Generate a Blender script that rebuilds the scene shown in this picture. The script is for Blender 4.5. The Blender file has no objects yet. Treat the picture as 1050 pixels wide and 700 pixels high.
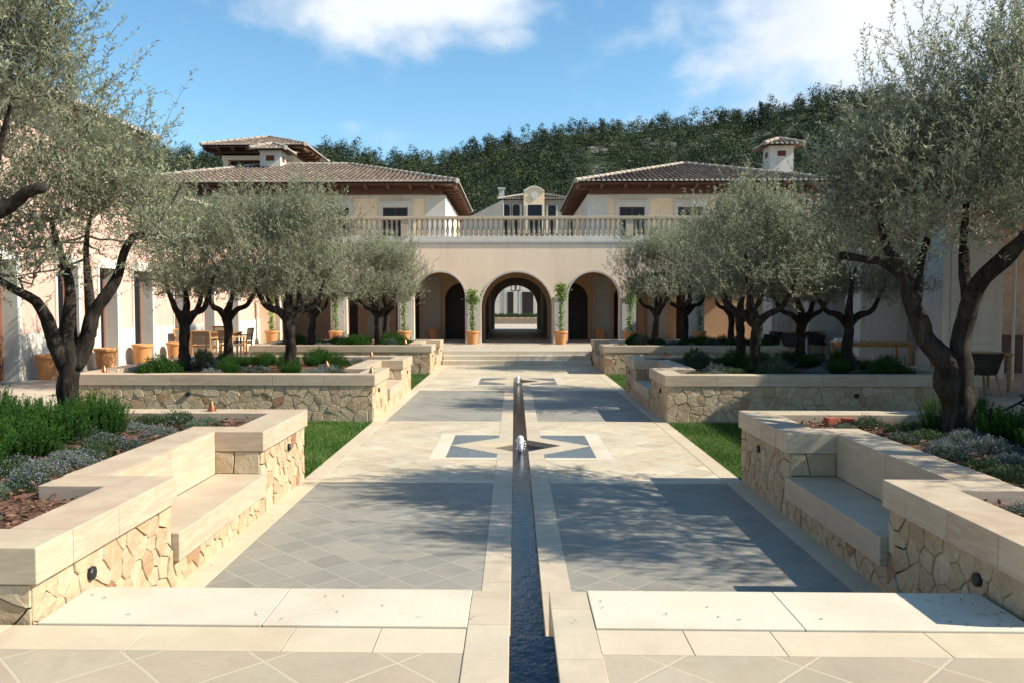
import bpy, bmesh, math, random
import numpy as np
from mathutils import Vector, Matrix, noise

SC = bpy.context.scene
COL = SC.collection
PI = math.pi
rad = math.radians

# ------------------------------------------------------------------ camera
F = 845.0; PITCH = math.atan(39 / F); YAW = 18.5 / F
CAMX, CAMZ = -0.09, 2.15
cam = bpy.data.cameras.new('camera'); cam.sensor_width = 36; cam.lens = 36 * F / 1050
cam.shift_x = 16 / 1050; cam.clip_start = 0.1; cam.clip_end = 6000
camo = bpy.data.objects.new('camera', cam); COL.objects.link(camo)
camo.location = (CAMX, 0, CAMZ); camo.rotation_euler = (PI / 2 - PITCH, 0, YAW)
SC.camera = camo

# ------------------------------------------------------------------ light
SUN_EL, SUN_AZ = rad(39), rad(9)      # azimuth measured from +X towards the camera (-Y)
sd = bpy.data.lights.new('sun', 'SUN'); sd.energy = 5.0; sd.angle = rad(0.5); sd.color = (1.0, 0.945, 0.80)
so = bpy.data.objects.new('sun', sd); COL.objects.link(so)
sdir = Vector((math.cos(SUN_EL) * math.cos(SUN_AZ), -math.cos(SUN_EL) * math.sin(SUN_AZ), math.sin(SUN_EL)))
so.rotation_euler = sdir.to_track_quat('Z', 'Y').to_euler()
so.location = (30, 0, 40)
SC.view_settings.view_transform = 'Standard'; SC.view_settings.look = 'None'
SC.view_settings.gamma = 1; SC.view_settings.use_curve_mapping = False
SC.view_settings.exposure = 0.88
SC.render.engine = 'CYCLES'
SC.cycles.max_bounces = 8; SC.cycles.diffuse_bounces = 4; SC.cycles.glossy_bounces = 3
SC.cycles.transmission_bounces = 4; SC.cycles.transparent_max_bounces = 6

W = bpy.data.worlds.new('World'); SC.world = W; W.use_nodes = True
wn, wl = W.node_tree.nodes, W.node_tree.links
wn.clear()
def WN(t, **k):
    n = wn.new(t)
    for a, b in k.items(): setattr(n, a, b)
    return n
def wm(op, a, b=None, c=None, clamp=False):
    n = WN('ShaderNodeMath', operation=op); n.use_clamp = clamp
    for i, v in enumerate((a, b, c)):
        if v is None: continue
        if isinstance(v, (int, float)): n.inputs[i].default_value = v
        else: wl.new(v, n.inputs[i])
    return n.outputs[0]
sky = WN('ShaderNodeTexSky'); sky.sky_type = 'NISHITA'; sky.sun_disc = False
sky.sun_elevation = SUN_EL; sky.sun_rotation = PI / 2 + SUN_AZ
sky.air_density = 1.0; sky.dust_density = 0.25; sky.ozone_density = 2.5; sky.altitude = 300
tc = WN('ShaderNodeTexCoord')
sx = WN('ShaderNodeSeparateXYZ'); wl.new(tc.outputs['Generated'], sx.inputs[0])
den = wm('MAXIMUM', wm('ABSOLUTE', sx.outputs[1]), 0.05)
U = wm('DIVIDE', sx.outputs[0], den); V = wm('DIVIDE', sx.outputs[2], den)
def blob(u0, v0, su, sv):
    a = wm('POWER', wm('ABSOLUTE', wm('DIVIDE', wm('SUBTRACT', U, u0), su)), 2.0)
    b = wm('POWER', wm('ABSOLUTE', wm('DIVIDE', wm('SUBTRACT', V, v0), sv)), 2.0)
    return wm('EXPONENT', wm('MULTIPLY', wm('ADD', a, b), -1.0))
blobs = None
for (u0, v0, su, sv, k) in [(-.13, .36, .21, .075, .85), (-.24, .35, .13, .055, .64), (-.02, .315, .08, .03, .62), (-.318, .295, .035, .022, .45),
                            (-.01, .315, .04, .022, .35), (.42, .30, .24, .17, .86), (.27, .20, .15, .07, .56), (.12, .30, .10, .07, .34), (.10, .36, .03, .03, .4), (.30, .37, .16, .04, .45),
                            (-.12, .205, .16, .022, .30), (-.36, .23, .035, .016, .25), (-.44, .29, .02, .02, .2), (.6, .3, .3, .2, .5)]:
    t = wm('MULTIPLY', blob(u0, v0, su, sv), k)
    blobs = t if blobs is None else wm('MAXIMUM', blobs, t)
mp = WN('ShaderNodeMapping'); mp.inputs['Scale'].default_value = (1, 1, 1.45); wl.new(tc.outputs['Generated'], mp.inputs[0])
nz = WN('ShaderNodeTexNoise'); nz.inputs['Scale'].default_value = 8.5; nz.inputs['Detail'].default_value = 9
nz.inputs['Roughness'].default_value = .56; nz.inputs['Distortion'].default_value = .1; wl.new(mp.outputs[0], nz.inputs[0])
nz2 = WN('ShaderNodeTexNoise'); nz2.inputs['Scale'].default_value = 9; nz2.inputs['Detail'].default_value = 3; wl.new(mp.outputs[0], nz2.inputs[0])
dens = wm('ADD', wm('MULTIPLY', wm('SUBTRACT', nz.outputs[0], .5), 1.7), wm('SUBTRACT', wm('MULTIPLY', blobs, 1.25), .30))
mk = WN('ShaderNodeMapRange'); mk.interpolation_type = 'SMOOTHSTEP'
mk.inputs[1].default_value = 0.0; mk.inputs[2].default_value = 0.75; wl.new(dens, mk.inputs[0])
cr = WN('ShaderNodeMix', data_type='RGBA'); wl.new(wm('MULTIPLY', nz2.outputs[0], 1.0), cr.inputs[0])
cr.inputs[6].default_value = (6.0, 6.5, 7.2, 1); cr.inputs[7].default_value = (9.6, 9.6, 9.6, 1)
hsv = WN('ShaderNodeHueSaturation'); hsv.inputs['Saturation'].default_value = 1.13; hsv.inputs['Hue'].default_value = .486; hsv.inputs['Value'].default_value = 1.55; wl.new(sky.outputs[0], hsv.inputs['Color'])
mix = WN('ShaderNodeMix', data_type='RGBA'); wl.new(wm('MULTIPLY', mk.outputs[0], .93), mix.inputs[0])
wl.new(hsv.outputs[0], mix.inputs[6]); wl.new(cr.outputs[2], mix.inputs[7])
bg = WN('ShaderNodeBackground'); bg.inputs[1].default_value = 0.070; wl.new(mix.outputs[2], bg.inputs[0])
wo = WN('ShaderNodeOutputWorld'); wl.new(bg.outputs[0], wo.inputs[0])

# ------------------------------------------------------------------ helpers
def at(px, py, Y):
    """world (x, z) of a photograph pixel at real distance Y"""
    u = (px - 509) / F; v = -(py - 350) / F
    c, s = math.cos(PITCH), math.sin(PITCH)
    dx, dy, dz = u, c + v * s, -s + v * c
    cy, sy = math.cos(YAW), math.sin(YAW)
    dx, dy = dx * cy - dy * sy, dx * sy + dy * cy
    t = Y / dy
    return CAMX + dx * t, CAMZ + dz * t

def props(o, label=None, cat=None, group=None, kind=None):
    if label: o['label'] = label
    if cat: o['category'] = cat
    if group: o['group'] = group
    if kind: o['kind'] = kind
    return o
def thing(name, label, cat, loc=(0, 0, 0), rz=0, group=None):
    o = bpy.data.objects.new(name, None); COL.objects.link(o)
    o.location = loc; o.rotation_euler = (0, 0, rz); o.empty_display_size = .2
    return props(o, label, cat, group)
def link(name, me, parent=None):
    o = bpy.data.objects.new(name, me); COL.objects.link(o); o.parent = parent
    return o
def dup(root, loc, rz=0, label=None, group=None, scale=None):
    r = root.copy(); COL.objects.link(r); r.location = loc; r.rotation_euler = (0, 0, rz)
    if scale is not None: r.scale = (scale,) * 3 if isinstance(scale, (int, float)) else scale
    if label: r['label'] = label
    if group: r['group'] = group
    for ch in list(root.children):
        c = ch.copy(); COL.objects.link(c); c.parent = r
        for g in ch.children:
            d = g.copy(); COL.objects.link(d); d.parent = c
    return r

class MB:
    """collects shapes in one bmesh -> one mesh object"""
    def __init__(s):
        s.bm = bmesh.new(); s.lay = s.bm.faces.layers.float.new('rnd')
    def _face(s, vs, r):
        try:
            f = s.bm.faces.new(vs); f[s.lay] = r; return f
        except ValueError: return None
    def box(s, x0, x1, y0, y1, z0, z1, bev=0, r=None, M=None):
        if r is None: r = random.random()
        P = [(x0, y0, z0), (x1, y0, z0), (x1, y1, z0), (x0, y1, z0), (x0, y0, z1), (x1, y0, z1), (x1, y1, z1), (x0, y1, z1)]
        vs = [s.bm.verts.new(M @ Vector(p) if M else p) for p in P]
        fs = [s._face([vs[i] for i in q], r) for q in ((3, 2, 1, 0), (4, 5, 6, 7), (0, 1, 5, 4), (1, 2, 6, 5), (2, 3, 7, 6), (3, 0, 4, 7))]
        if bev:
            es = {e for f in fs for e in f.edges}
            res = bmesh.ops.bevel(s.bm, geom=list(es), offset=bev, segments=2, affect='EDGES', profile=.6)
            for f in res['faces']: f[s.lay] = r
        return s
    def prism(s, poly, z0, z1, r=None, bottom=True):
        if r is None: r = random.random()
        a = sum(poly[i][0] * poly[(i + 1) % len(poly)][1] - poly[(i + 1) % len(poly)][0] * poly[i][1] for i in range(len(poly)))
        if a < 0: poly = poly[::-1]
        lo = [s.bm.verts.new((p[0], p[1], z0)) for p in poly]; hi = [s.bm.verts.new((p[0], p[1], z1)) for p in poly]
        s._face(hi, r)
        if bottom: s._face(lo[::-1], r)
        n = len(poly)
        for i in range(n): s._face([lo[i], lo[(i + 1) % n], hi[(i + 1) % n], hi[i]], r)
        return s
    def vprism(s, poly, y0, y1, r=None):
        """polygon in (x,z) extruded along y"""
        if r is None: r = random.random()
        a = sum(poly[i][0] * poly[(i + 1) % len(poly)][1] - poly[(i + 1) % len(poly)][0] * poly[i][1] for i in range(len(poly)))
        if a < 0: poly = poly[::-1]
        fr = [s.bm.verts.new((p[0], y0, p[1])) for p in poly]; bk = [s.bm.verts.new((p[0], y1, p[1])) for p in poly]
        s._face(fr, r); s._face(bk[::-1], r); n = len(poly)
        for i in range(n): s._face([fr[(i + 1) % n], fr[i], bk[i], bk[(i + 1) % n]], r)
        return s
    def quad(s, pts, r=None):
        s._face([s.bm.verts.new(p) for p in pts], random.random() if r is None else r); return s
    def tube(s, pts, rads, n=8, cap=True, jit=0, r=None, seed=0):
        if r is None: r = random.random()
        pts = [Vector(p) for p in pts]
        if isinstance(rads, (int, float)): rads = [rads] * len(pts)
        rings = []; ref = None
        for i, p in enumerate(pts):
            d = (pts[min(i + 1, len(pts) - 1)] - pts[max(i - 1, 0)]).normalized()
            if ref is None: ref = d.orthogonal().normalized()
            ref = (ref - d * ref.dot(d)).normalized(); b = d.cross(ref)
            ring = []
            for k in range(n):
                a = 2 * PI * k / n; v = ref * math.cos(a) + b * math.sin(a)
                q = rads[i]
                if jit:
                    q *= 1 + jit * (noise.noise(Vector((math.cos(a) * 1.6 + seed, math.sin(a) * 1.6, i * .22 + seed * 3))) * 1.2
                                    + noise.noise(Vector((math.cos(a) * 3.4 + seed, math.sin(a) * 3.4, i * .5))) * .7)
                ring.append(s.bm.verts.new(p + v * q))
            rings.append(ring)
        for i in range(len(rings) - 1):
            for k in range(n):
                s._face([rings[i][k], rings[i][(k + 1) % n], rings[i + 1][(k + 1) % n], rings[i + 1][k]], r)
        if cap: s._face(rings[0][::-1], r); s._face(rings[-1], r)
        return s
    def lathe(s, prof, n=16, c=(0, 0, 0), r=None, cap=True):
        if r is None: r = random.random()
        rings = [[s.bm.verts.new((c[0] + q * math.cos(2 * PI * k / n), c[1] + q * math.sin(2 * PI * k / n), c[2] + z)) for k in range(n)] for q, z in prof]
        for i in range(len(rings) - 1):
            for k in range(n): s._face([rings[i][k], rings[i][(k + 1) % n], rings[i + 1][(k + 1) % n], rings[i + 1][k]], r)
        if cap: s._face(rings[0][::-1], r); s._face(rings[-1], r)
        return s
    def mesh(s, name, mat, smooth=False):
        me = bpy.data.meshes.new(name); s.bm.normal_update(); s.bm.to_mesh(me); s.bm.free()
        for m in (mat if isinstance(mat, (list, tuple)) else [mat]): me.materials.append(m)
        if smooth: me.polygons.foreach_set('use_smooth', [True] * len(me.polygons))
        return me
    def obj(s, name, mat, parent=None, smooth=False): return link(name, s.mesh(name, mat, smooth), parent)

def np_mesh(name, verts, faces, mats, rnd=None, midx=None, smooth=False):
    verts = np.asarray(verts, np.float32); faces = np.asarray(faces, np.int32)
    me = bpy.data.meshes.new(name); k = faces.shape[1]; m = len(faces)
    me.vertices.add(len(verts)); me.vertices.foreach_set('co', verts.ravel())
    me.loops.add(m * k); me.loops.foreach_set('vertex_index', faces.ravel())
    me.polygons.add(m); me.polygons.foreach_set('loop_start', np.arange(0, m * k, k, dtype=np.int32))
    try: me.polygons.foreach_set('loop_total', np.full(m, k, np.int32))
    except Exception: pass
    for x in (mats if isinstance(mats, (list, tuple)) else [mats]): me.materials.append(x)
    if midx is not None: me.polygons.foreach_set('material_index', np.asarray(midx, np.int32))
    if smooth: me.polygons.foreach_set('use_smooth', np.ones(m, bool))
    me.update(calc_edges=True)
    if rnd is not None:
        a = me.attributes.new('rnd', 'FLOAT', 'FACE'); a.data.foreach_set('value', np.asarray(rnd, np.float32))
    me.validate()
    return me
def nrm(a): return a / np.maximum(np.linalg.norm(a, axis=1, keepdims=True), 1e-9)
def leaves(P, D, L, Wd, rng, roll=None):
    """rhombus leaves: base points P, directions D, lengths L, widths Wd"""
    n = len(P); D = nrm(D)
    R = rng.normal(size=(n, 3)) if roll is None else roll
    S = nrm(np.cross(D, R)); N = np.cross(S, D)
    L = np.broadcast_to(L, (n,))[:, None]; Wd = np.broadcast_to(Wd, (n,))[:, None]
    bend = N * L * .10
    v = np.stack([P, P + D * L * .45 + S * Wd * .5 + bend, P + D * L, P + D * L * .45 - S * Wd * .5 + bend], 1).reshape(-1, 3)
    f = np.arange(4 * n).reshape(n, 4)
    return v, f
def sticks(A, B, r0, r1):
    """3-sided thin twigs from A to B"""
    n = len(A); D = nrm(B - A)
    ref = np.where(np.abs(D[:, 2:3]) > .9, np.array([[1., 0, 0]]), np.array([[0, 0, 1.]]))
    S = nrm(np.cross(D, ref)); T = np.cross(D, S)
    r0 = np.broadcast_to(r0, (n,))[:, None]; r1 = np.broadcast_to(r1, (n,))[:, None]
    vs = []
    for base, r in ((A, r0), (B, r1)):
        for k in range(3):
            a = 2 * PI * k / 3; vs.append(base + (S * math.cos(a) + T * math.sin(a)) * r)
    v = np.stack(vs, 1).reshape(-1, 3); o = (np.arange(n) * 6)[:, None]
    f = np.concatenate([o + np.array([[0, 1, 4, 3]]), o + np.array([[1, 2, 5, 4]]), o + np.array([[2, 0, 3, 5]])], 0)
    return v, f

# ------------------------------------------------------------------ materials
class NT:
    def __init__(s, name):
        s.m = bpy.data.materials.new(name); s.m.use_nodes = True; s.t = s.m.node_tree; s.n = s.t.nodes; s.l = s.t.links
        s.b = s.n['Principled BSDF']; s.out = s.n['Material Output']
        s.b.inputs['Specular IOR Level'].default_value = .3
    def N(s, t, **k):
        n = s.n.new(t)
        for a, b in k.items(): setattr(n, a, b)
        return n
    def put(s, sock, v):
        if isinstance(v, bpy.types.NodeSocket): s.l.new(v, sock)
        elif isinstance(v, tuple) and len(v) == 3 and sock.type == 'RGBA': sock.default_value = (*v, 1)
        else: sock.default_value = v
    def math(s, op, a, b=None, clamp=False):
        n = s.N('ShaderNodeMath', operation=op); n.use_clamp = clamp; s.put(n.inputs[0], a)
        if b is not None: s.put(n.inputs[1], b)
        return n.outputs[0]
    def mix(s, f, a, b, mode='MIX'):
        n = s.N('ShaderNodeMix', data_type='RGBA', blend_type=mode); s.put(n.inputs[0], f); s.put(n.inputs[6], a); s.put(n.inputs[7], b)
        return n.outputs[2]
    def co(s, scale=(1, 1, 1), rot=(0, 0, 0), kind='Object'):
        t = s.N('ShaderNodeTexCoord'); m = s.N('ShaderNodeMapping'); m.inputs['Scale'].default_value = scale; m.inputs['Rotation'].default_value = rot
        s.l.new(t.outputs[kind], m.inputs[0]); return m.outputs[0]
    def noise(s, co, scale, detail=4, rough=.55, dist=0):
        n = s.N('ShaderNodeTexNoise'); s.l.new(co, n.inputs[0]); n.inputs['Scale'].default_value = scale
        n.inputs['Detail'].default_value = detail; n.inputs['Roughness'].default_value = rough; n.inputs['Distortion'].default_value = dist
        return n.outputs[0]
    def ramp(s, f, stops):
        n = s.N('ShaderNodeValToRGB'); s.l.new(f, n.inputs[0]); e = n.color_ramp.elements
        while len(e) < len(stops): e.new(.5)
        for el, (p, c) in zip(e, stops): el.position = p; el.color = (*c, 1) if len(c) == 3 else c
        return n.outputs[0]
    def attr(s): n = s.N('ShaderNodeAttribute'); n.attribute_name = 'rnd'; return n.outputs['Fac']
    def rng(s, f, a, b, c=0., d=1.):
        n = s.N('ShaderNodeMapRange'); s.l.new(f, n.inputs[0])
        for i, v in enumerate((a, b, c, d)): n.inputs[i + 1].default_value = v
        return n.outputs[0]
    def bump(s, h, st, dist=.02):
        n = s.N('ShaderNodeBump'); n.inputs['Strength'].default_value = st; n.inputs['Distance'].default_value = dist
        s.l.new(h, n.inputs['Height']); s.l.new(n.outputs[0], s.b.inputs['Normal']); return n
    def fin(s, col, rough=.7, spec=None, metal=None):
        s.put(s.b.inputs['Base Color'], col); s.put(s.b.inputs['Roughness'], rough)
        if spec is not None: s.b.inputs['Specular IOR Level'].default_value = spec
        if metal is not None: s.b.inputs['Metallic'].default_value = metal
        return s.m

def m_plain(name, col, rough=.6, var=.15, scale=6, bump=.15, spec=.3, metal=0):
    t = NT(name); c = t.co(); n = t.noise(c, scale, 6, .6)
    dark = tuple(x * (1 - var) for x in col); light = tuple(min(1, x * (1 + var)) for x in col)
    colr = t.ramp(n, [(.3, dark), (.7, light)])
    if bump: t.bump(t.noise(c, scale * 6, 5, .6), bump, .01)
    return t.fin(colr, rough, spec, metal)

def m_trav(name, a, b, c3, joint=None, rough=.5):
    """sawn limestone / travertine: per-slab tone + veins + pits"""
    t = NT(name); co = t.co(); r = t.attr()
    base = t.ramp(r, [(0, a), (.5, b), (1, c3)])
    v = t.noise(t.co((1.2, 1.2, 9)), 2.2, 7, .62, .8)
    v2 = t.noise(co, 1.3, 5, .6)
    col = t.mix(t.rng(v, .42, .62), base, t.mix(.45, base, (.58, .48, .35)))
    col = t.mix(t.math('MULTIPLY', t.rng(v2, .48, .72), .5), col, (.42, .31, .22))
    fine = t.noise(co, 60, 4, .7)
    col = t.mix(t.math('MULTIPLY', t.rng(fine, .55, .71), .38), col, (.30, .22, .145))
    t.bump(fine, .18, .004)
    return t.fin(col, rough, .3)
M = {}
M['cap'] = m_trav('limestone_cap', (.385, .30, .21), (.43, .345, .25), (.39, .28, .20))
M['slab'] = m_trav('pale_limestone', (.53, .475, .38), (.56, .505, .41), (.50, .44, .345))
M['band'] = m_trav('cream_limestone', (.49, .41, .295), (.52, .44, .325), (.47, .38, .265))
M['strip'] = m_trav('buff_limestone', (.40, .335, .24), (.44, .37, .275), (.41, .33, .245))

def m_tiles(name, size, cols, grout, gw=.035, vein=(.3, .24, .17), vk=.5, rot=PI / 4, rough=.55):
    t = NT(name); co = t.co((1, 1, 1), (0, 0, rot))
    sp = t.N('ShaderNodeSeparateXYZ'); t.l.new(co, sp.inputs[0])
    wob = t.math('MULTIPLY', t.math('SUBTRACT', t.noise(t.co(), 5, 3), .5), .012)
    a = t.math('DIVIDE', t.math('ADD', sp.outputs[0], wob), size); b = t.math('DIVIDE', t.math('ADD', sp.outputs[1], wob), size)
    fa, fb = t.math('FRACT', a), t.math('FRACT', b)
    def edge(f): return t.math('MINIMUM', f, t.math('SUBTRACT', 1.0, f))
    e = t.math('MINIMUM', edge(fa), edge(fb))
    cv = t.N('ShaderNodeCombineXYZ'); t.l.new(t.math('FLOOR', a), cv.inputs[0]); t.l.new(t.math('FLOOR', b), cv.inputs[1])
    w = t.N('ShaderNodeTexWhiteNoise', noise_dimensions='2D'); t.l.new(cv.outputs[0], w.inputs[0])
    base = t.ramp(w.outputs['Value'], [(i / (len(cols) - 1), c) for i, c in enumerate(cols)])
    off = t.N('ShaderNodeVectorMath', operation='ADD'); t.l.new(t.co(), off.inputs[0])
    sc = t.N('ShaderNodeVectorMath', operation='SCALE'); t.l.new(w.outputs['Color'], sc.inputs[0]); sc.inputs['Scale'].default_value = 20
    t.l.new(sc.outputs[0], off.inputs[1])
    n1 = t.noise(off.outputs[0], 3.2, 7, .6, .9)
    col = t.mix(t.math('MULTIPLY', t.rng(n1, .45, .7), vk), base, vein)
    fine = t.noise(t.co(), 45, 5, .7)
    col = t.mix(t.math('MULTIPLY', t.rng(fine, .52, .75), .3), col, tuple(x * .55 for x in cols[0]))
    dirt = t.noise(t.co(), .9, 5, .6)
    col = t.mix(t.math('MULTIPLY', t.rng(dirt, .47, .70), .34), col, (.20, .165, .12))
    g = t.rng(e, gw * .5, gw * .8)
    col = t.mix(g, grout, col)
    h = t.math('ADD', t.math('MULTIPLY', g, 1.0), t.math('MULTIPLY', n1, .5))
    t.bump(h, .35, .006)
    return t.fin(col, t.rng(n1, .3, .7, rough - .12, rough + .15), .35)
M['tile_near'] = m_tiles('buff_diagonal_tiles', .45, [(.34, .28, .20), (.40, .335, .245), (.37, .29, .21), (.42, .355, .265)], (.43, .355, .26), .026)
M['tile_grey'] = m_tiles('grey_diagonal_tiles', .29, [(.195, .182, .155), (.242, .224, .188), (.212, .202, .176), (.265, .24, .198), (.225, .217, .195)], (.325, .29, .24), .030, (.33, .275, .21), .35)
M['tile_beige'] = m_tiles('beige_diagonal_tiles', .40, [(.52, .44, .31), (.46, .38, .265), (.56, .485, .36), (.43, .37, .28)], (.56, .48, .38), .03, (.36, .25, .15), .65)
M['tile_terrace'] = m_tiles('terrace_tiles', .5, [(.42, .36, .29), (.46, .40, .32), (.44, .36, .28)], (.5, .44, .36), .03, (.34, .27, .2), .4, 0)

def m_rubble():
    t = NT('rubble_limestone'); co = t.co(); r = t.attr()
    base = t.ramp(r, [(0, (.46, .345, .215)), (.3, (.50, .39, .26)), (.55, (.42, .30, .18)), (.8, (.52, .42, .29)), (.95, (.38, .255, .145)), (.985, (.33, .18, .10)), (1, (.26, .12, .07))])
    n = t.noise(co, 7, 8, .65, .5); n2 = t.noise(co, 26, 6, .7)
    col = t.mix(t.math('MULTIPLY', t.rng(n, .46, .68), .6), base, (.33, .21, .11))
    col = t.mix(t.math('MULTIPLY', t.rng(n2, .5, .75), .4), col, (.62, .55, .44))
    t.bump(t.math('ADD', n, t.math('MULTIPLY', n2, .8)), .8, .025)
    return t.fin(col, .88, .2)
M['rubble'] = m_rubble()
M['mortar'] = m_plain('sandy_mortar', (.40, .305, .19), .9, .25, 14, .5)
def m_stucco(name, a, b, stain):
    t = NT(name); co = t.co(); n = t.noise(co, .55, 6, .6); n2 = t.noise(t.co((1.2, 1.2, .25)), 1.6, 6, .65)
    col = t.mix(t.rng(n, .35, .65), a, b)
    n3 = t.noise(co, 2.4, 7, .7, .6)
    col = t.mix(t.math('MULTIPLY', t.rng(n2, .48, .72), .55), col, stain); col = t.mix(t.math('MULTIPLY', t.rng(n3, .5, .72), .3), col, tuple(min(1, x * 1.18) for x in b))
    t.bump(t.noise(co, 40, 5), .12, .006)
    return t.fin(col, .9, .15)
M['peach'] = m_stucco('peach_stucco', (.80, .61, .435), (.82, .64, .47), (.68, .49, .33))
M['pavilion_wall'] = m_stucco('cream_stucco', (.74, .55, .36), (.77, .60, .42), (.62, .45, .30))
M['pink'] = m_stucco('pink_stucco', (.56, .365, .29), (.61, .41, .335), (.50, .31, .24))
M['greystone'] = m_stucco('dressed_grey_stone', (.50, .47, .42), (.56, .53, .48), (.40, .36, .31))
M['whitestone'] = m_stucco('white_limewashed_stone', (.54, .50, .44), (.60, .56, .50), (.43, .36, .28))
M['shade_peach'] = m_stucco('shaded_inner_stucco', (.33, .21, .13), (.37, .245, .155), (.26, .17, .11))  # shaded copy of the peach stucco: arcade dimness put into the colour
M['darkened_stone'] = m_stucco('darkened_grey_stone', (.27, .25, .22), (.32, .30, .265), (.22, .20, .175))  # dressed stone darkened for loggia shade; plain darker tone on far houses
M['doors_and_dark'] = m_plain('black_timber_and_dark', (.022, .016, .014), .5, .3, 9, .1)  # timber of the doors, and the painted darkness behind the inner arches
M['wood'] = m_plain('brown_stained_timber', (.085, .036, .02), .6, .3, 9, .2)
M['teak'] = m_plain('teak', (.42, .22, .085), .5, .25, 14, .15)
M['darkwood'] = m_plain('dark_red_cabinet', (.05, .013, .009), .4, .2, 8, .1)
M['wicker'] = m_plain('dark_woven_rope', (.028, .023, .02), .8, .3, 60, .5)
M['rope'] = m_plain('grey_brown_rope', (.17, .125, .085), .8, .3, 70, .5)
M['glass'] = m_plain('dark_window_glass', (.006, .008, .013), .25, .1, 3, 0, .25)
M['iron'] = m_plain('black_iron', (.012, .012, .013), .45, .2, 20, .1, .5)
M['black'] = m_plain('black_rubber', (.012, .012, .012), .6, .2, 20, .1)
M['brick'] = m_plain('red_fired_clay', (.30, .075, .04), .8, .3, 25, .4)
def m_copper():
    t = NT('weathered_copper'); n = t.noise(t.co(), 12, 5)
    return t.fin(t.ramp(n, [(.3, (.42, .15, .07)), (.55, (.30, .12, .06)), (.75, (.12, .07, .05))]), t.rng(n, .3, .7, .28, .55), .5, .85)
M['copper'] = m_copper()
def m_terra():
    t = NT('terracotta'); n = t.noise(t.co(), 5, 6, .6); n2 = t.noise(t.co((1, 1, 3)), 11, 5)
    col = t.ramp(n, [(.3, (.46, .20, .075)), (.7, (.56, .27, .11))])
    col = t.mix(t.math('MULTIPLY', t.rng(n2, .55, .75), .4), col, (.6, .42, .28)); t.bump(n2, .15, .01)
    return t.fin(col, .8, .2)
M['terracotta'] = m_terra()
def m_roof():
    t = NT('clay_roof_tiles'); r = t.attr(); n = t.noise(t.co(), 3, 6, .65)
    col = t.ramp(r, [(0, (.12, .085, .066)), (.35, (.18, .126, .098)), (.6, (.15, .115, .095)), (.90, (.25, .19, .15)), (1, (.42, .37, .31))])
    col = t.mix(t.math('MULTIPLY', t.rng(n, .5, .72), .5), col, (.24, .205, .17)); t.bump(t.noise(t.co(), 30, 4), .3, .01)
    return t.fin(col, .85, .2)
M['roof'] = m_roof()
def m_mosaic():
    t = NT('blue_grey_mosaic'); v = t.N('ShaderNodeTexVoronoi'); t.l.new(t.co(), v.inputs[0]); v.inputs['Scale'].default_value = 34
    col = t.ramp(v.outputs['Color'], [(0, (.02, .035, .05)), (.4, (.05, .075, .095)), (.7, (.10, .13, .15)), (1, (.03, .055, .085))])
    w = t.N('ShaderNodeTexVoronoi', feature='DISTANCE_TO_EDGE'); t.l.new(t.co(), w.inputs[0]); w.inputs['Scale'].default_value = 34
    col = t.mix(t.rng(w.outputs['Distance'], .02, .09), (.23, .23, .22), col); t.bump(w.outputs['Distance'], .4, .004)
    return t.fin(col, .3, .5)
M['mosaic'] = m_mosaic()
def m_water():
    t = NT('channel_water'); n = t.noise(t.co((1, .7, 1)), 13, 3, .5, .6); n2 = t.noise(t.co((1, .6, 1)), 48, 2, .5)
    t.bump(t.math('ADD', n, t.math('MULTIPLY', n2, .35)), .22, .02)
    return t.fin((.002, .004, .010), .03, .18)
M['water'] = m_water()
M['channel'] = m_plain('dark_channel_lining', (.028, .032, .042), .5, .3, 10, .2)
def m_jet():
    t = NT('foaming_water'); n = t.noise(t.co(), 60, 4, .7); t.bump(n, .8, .01)
    t.b.inputs['Transmission Weight'].default_value = .15; t.b.inputs['IOR'].default_value = 1.33
    return t.fin((.86, .88, .9), .12, .5)
M['jet'] = m_jet()
def m_bark():
    t = NT('olive_bark'); n = t.noise(t.co((1, 1, .28)), 16, 9, .72, .7); n2 = t.noise(t.co(), 3.5, 5)
    col = t.ramp(n, [(.3, (.009, .007, .005)), (.5, (.024, .018, .014)), (.72, (.075, .062, .049))])
    col = t.mix(t.math('MULTIPLY', t.rng(n2, .5, .7), .4), col, (.085, .075, .06))
    t.bump(n, .9, .035); return t.fin(col, .9, .15)
M['bark'] = m_bark()
def m_leaf(name, stops, under=None, trans=.22, rough=.5, spec=.3):
    t = NT(name); col = t.ramp(t.attr(), stops)
    if under:
        g = t.N('ShaderNodeNewGeometry'); col = t.mix(g.outputs['Backfacing'], col, under)
    t.fin(col, rough, spec)
    tr = t.N('ShaderNodeBsdfTranslucent'); t.l.new(col, tr.inputs[0]); mx = t.N('ShaderNodeMixShader'); mx.inputs[0].default_value = trans
    t.l.new(t.b.outputs[0], mx.inputs[1]); t.l.new(tr.outputs[0], mx.inputs[2]); t.l.new(mx.outputs[0], t.out.inputs[0])
    return t.m
M['olive'] = m_leaf('olive_leaves', [(0, (.038, .05, .020)), (.28, (.105, .13, .056)), (.58, (.21, .24, .12)), (.86, (.32, .34, .17)), (1, (.36, .33, .15))], (.34, .365, .255), .30, .44, .3)
M['twig'] = m_plain('olive_twigs', (.20, .18, .14), .85, .25, 20, .1)
M['rosemary'] = m_leaf('rosemary_leaves', [(0, (.012, .034, .008)), (.5, (.026, .075, .013)), (1, (.06, .135, .022))], None, .25, .8, .1)
M['sage'] = m_leaf('silver_leaves', [(0, (.07, .105, .06)), (.5, (.115, .155, .095)), (1, (.18, .22, .15))])
M['herb'] = m_leaf('green_mat_leaves', [(0, (.02, .042, .014)), (.6, (.042, .078, .024)), (1, (.075, .12, .04))])
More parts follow.
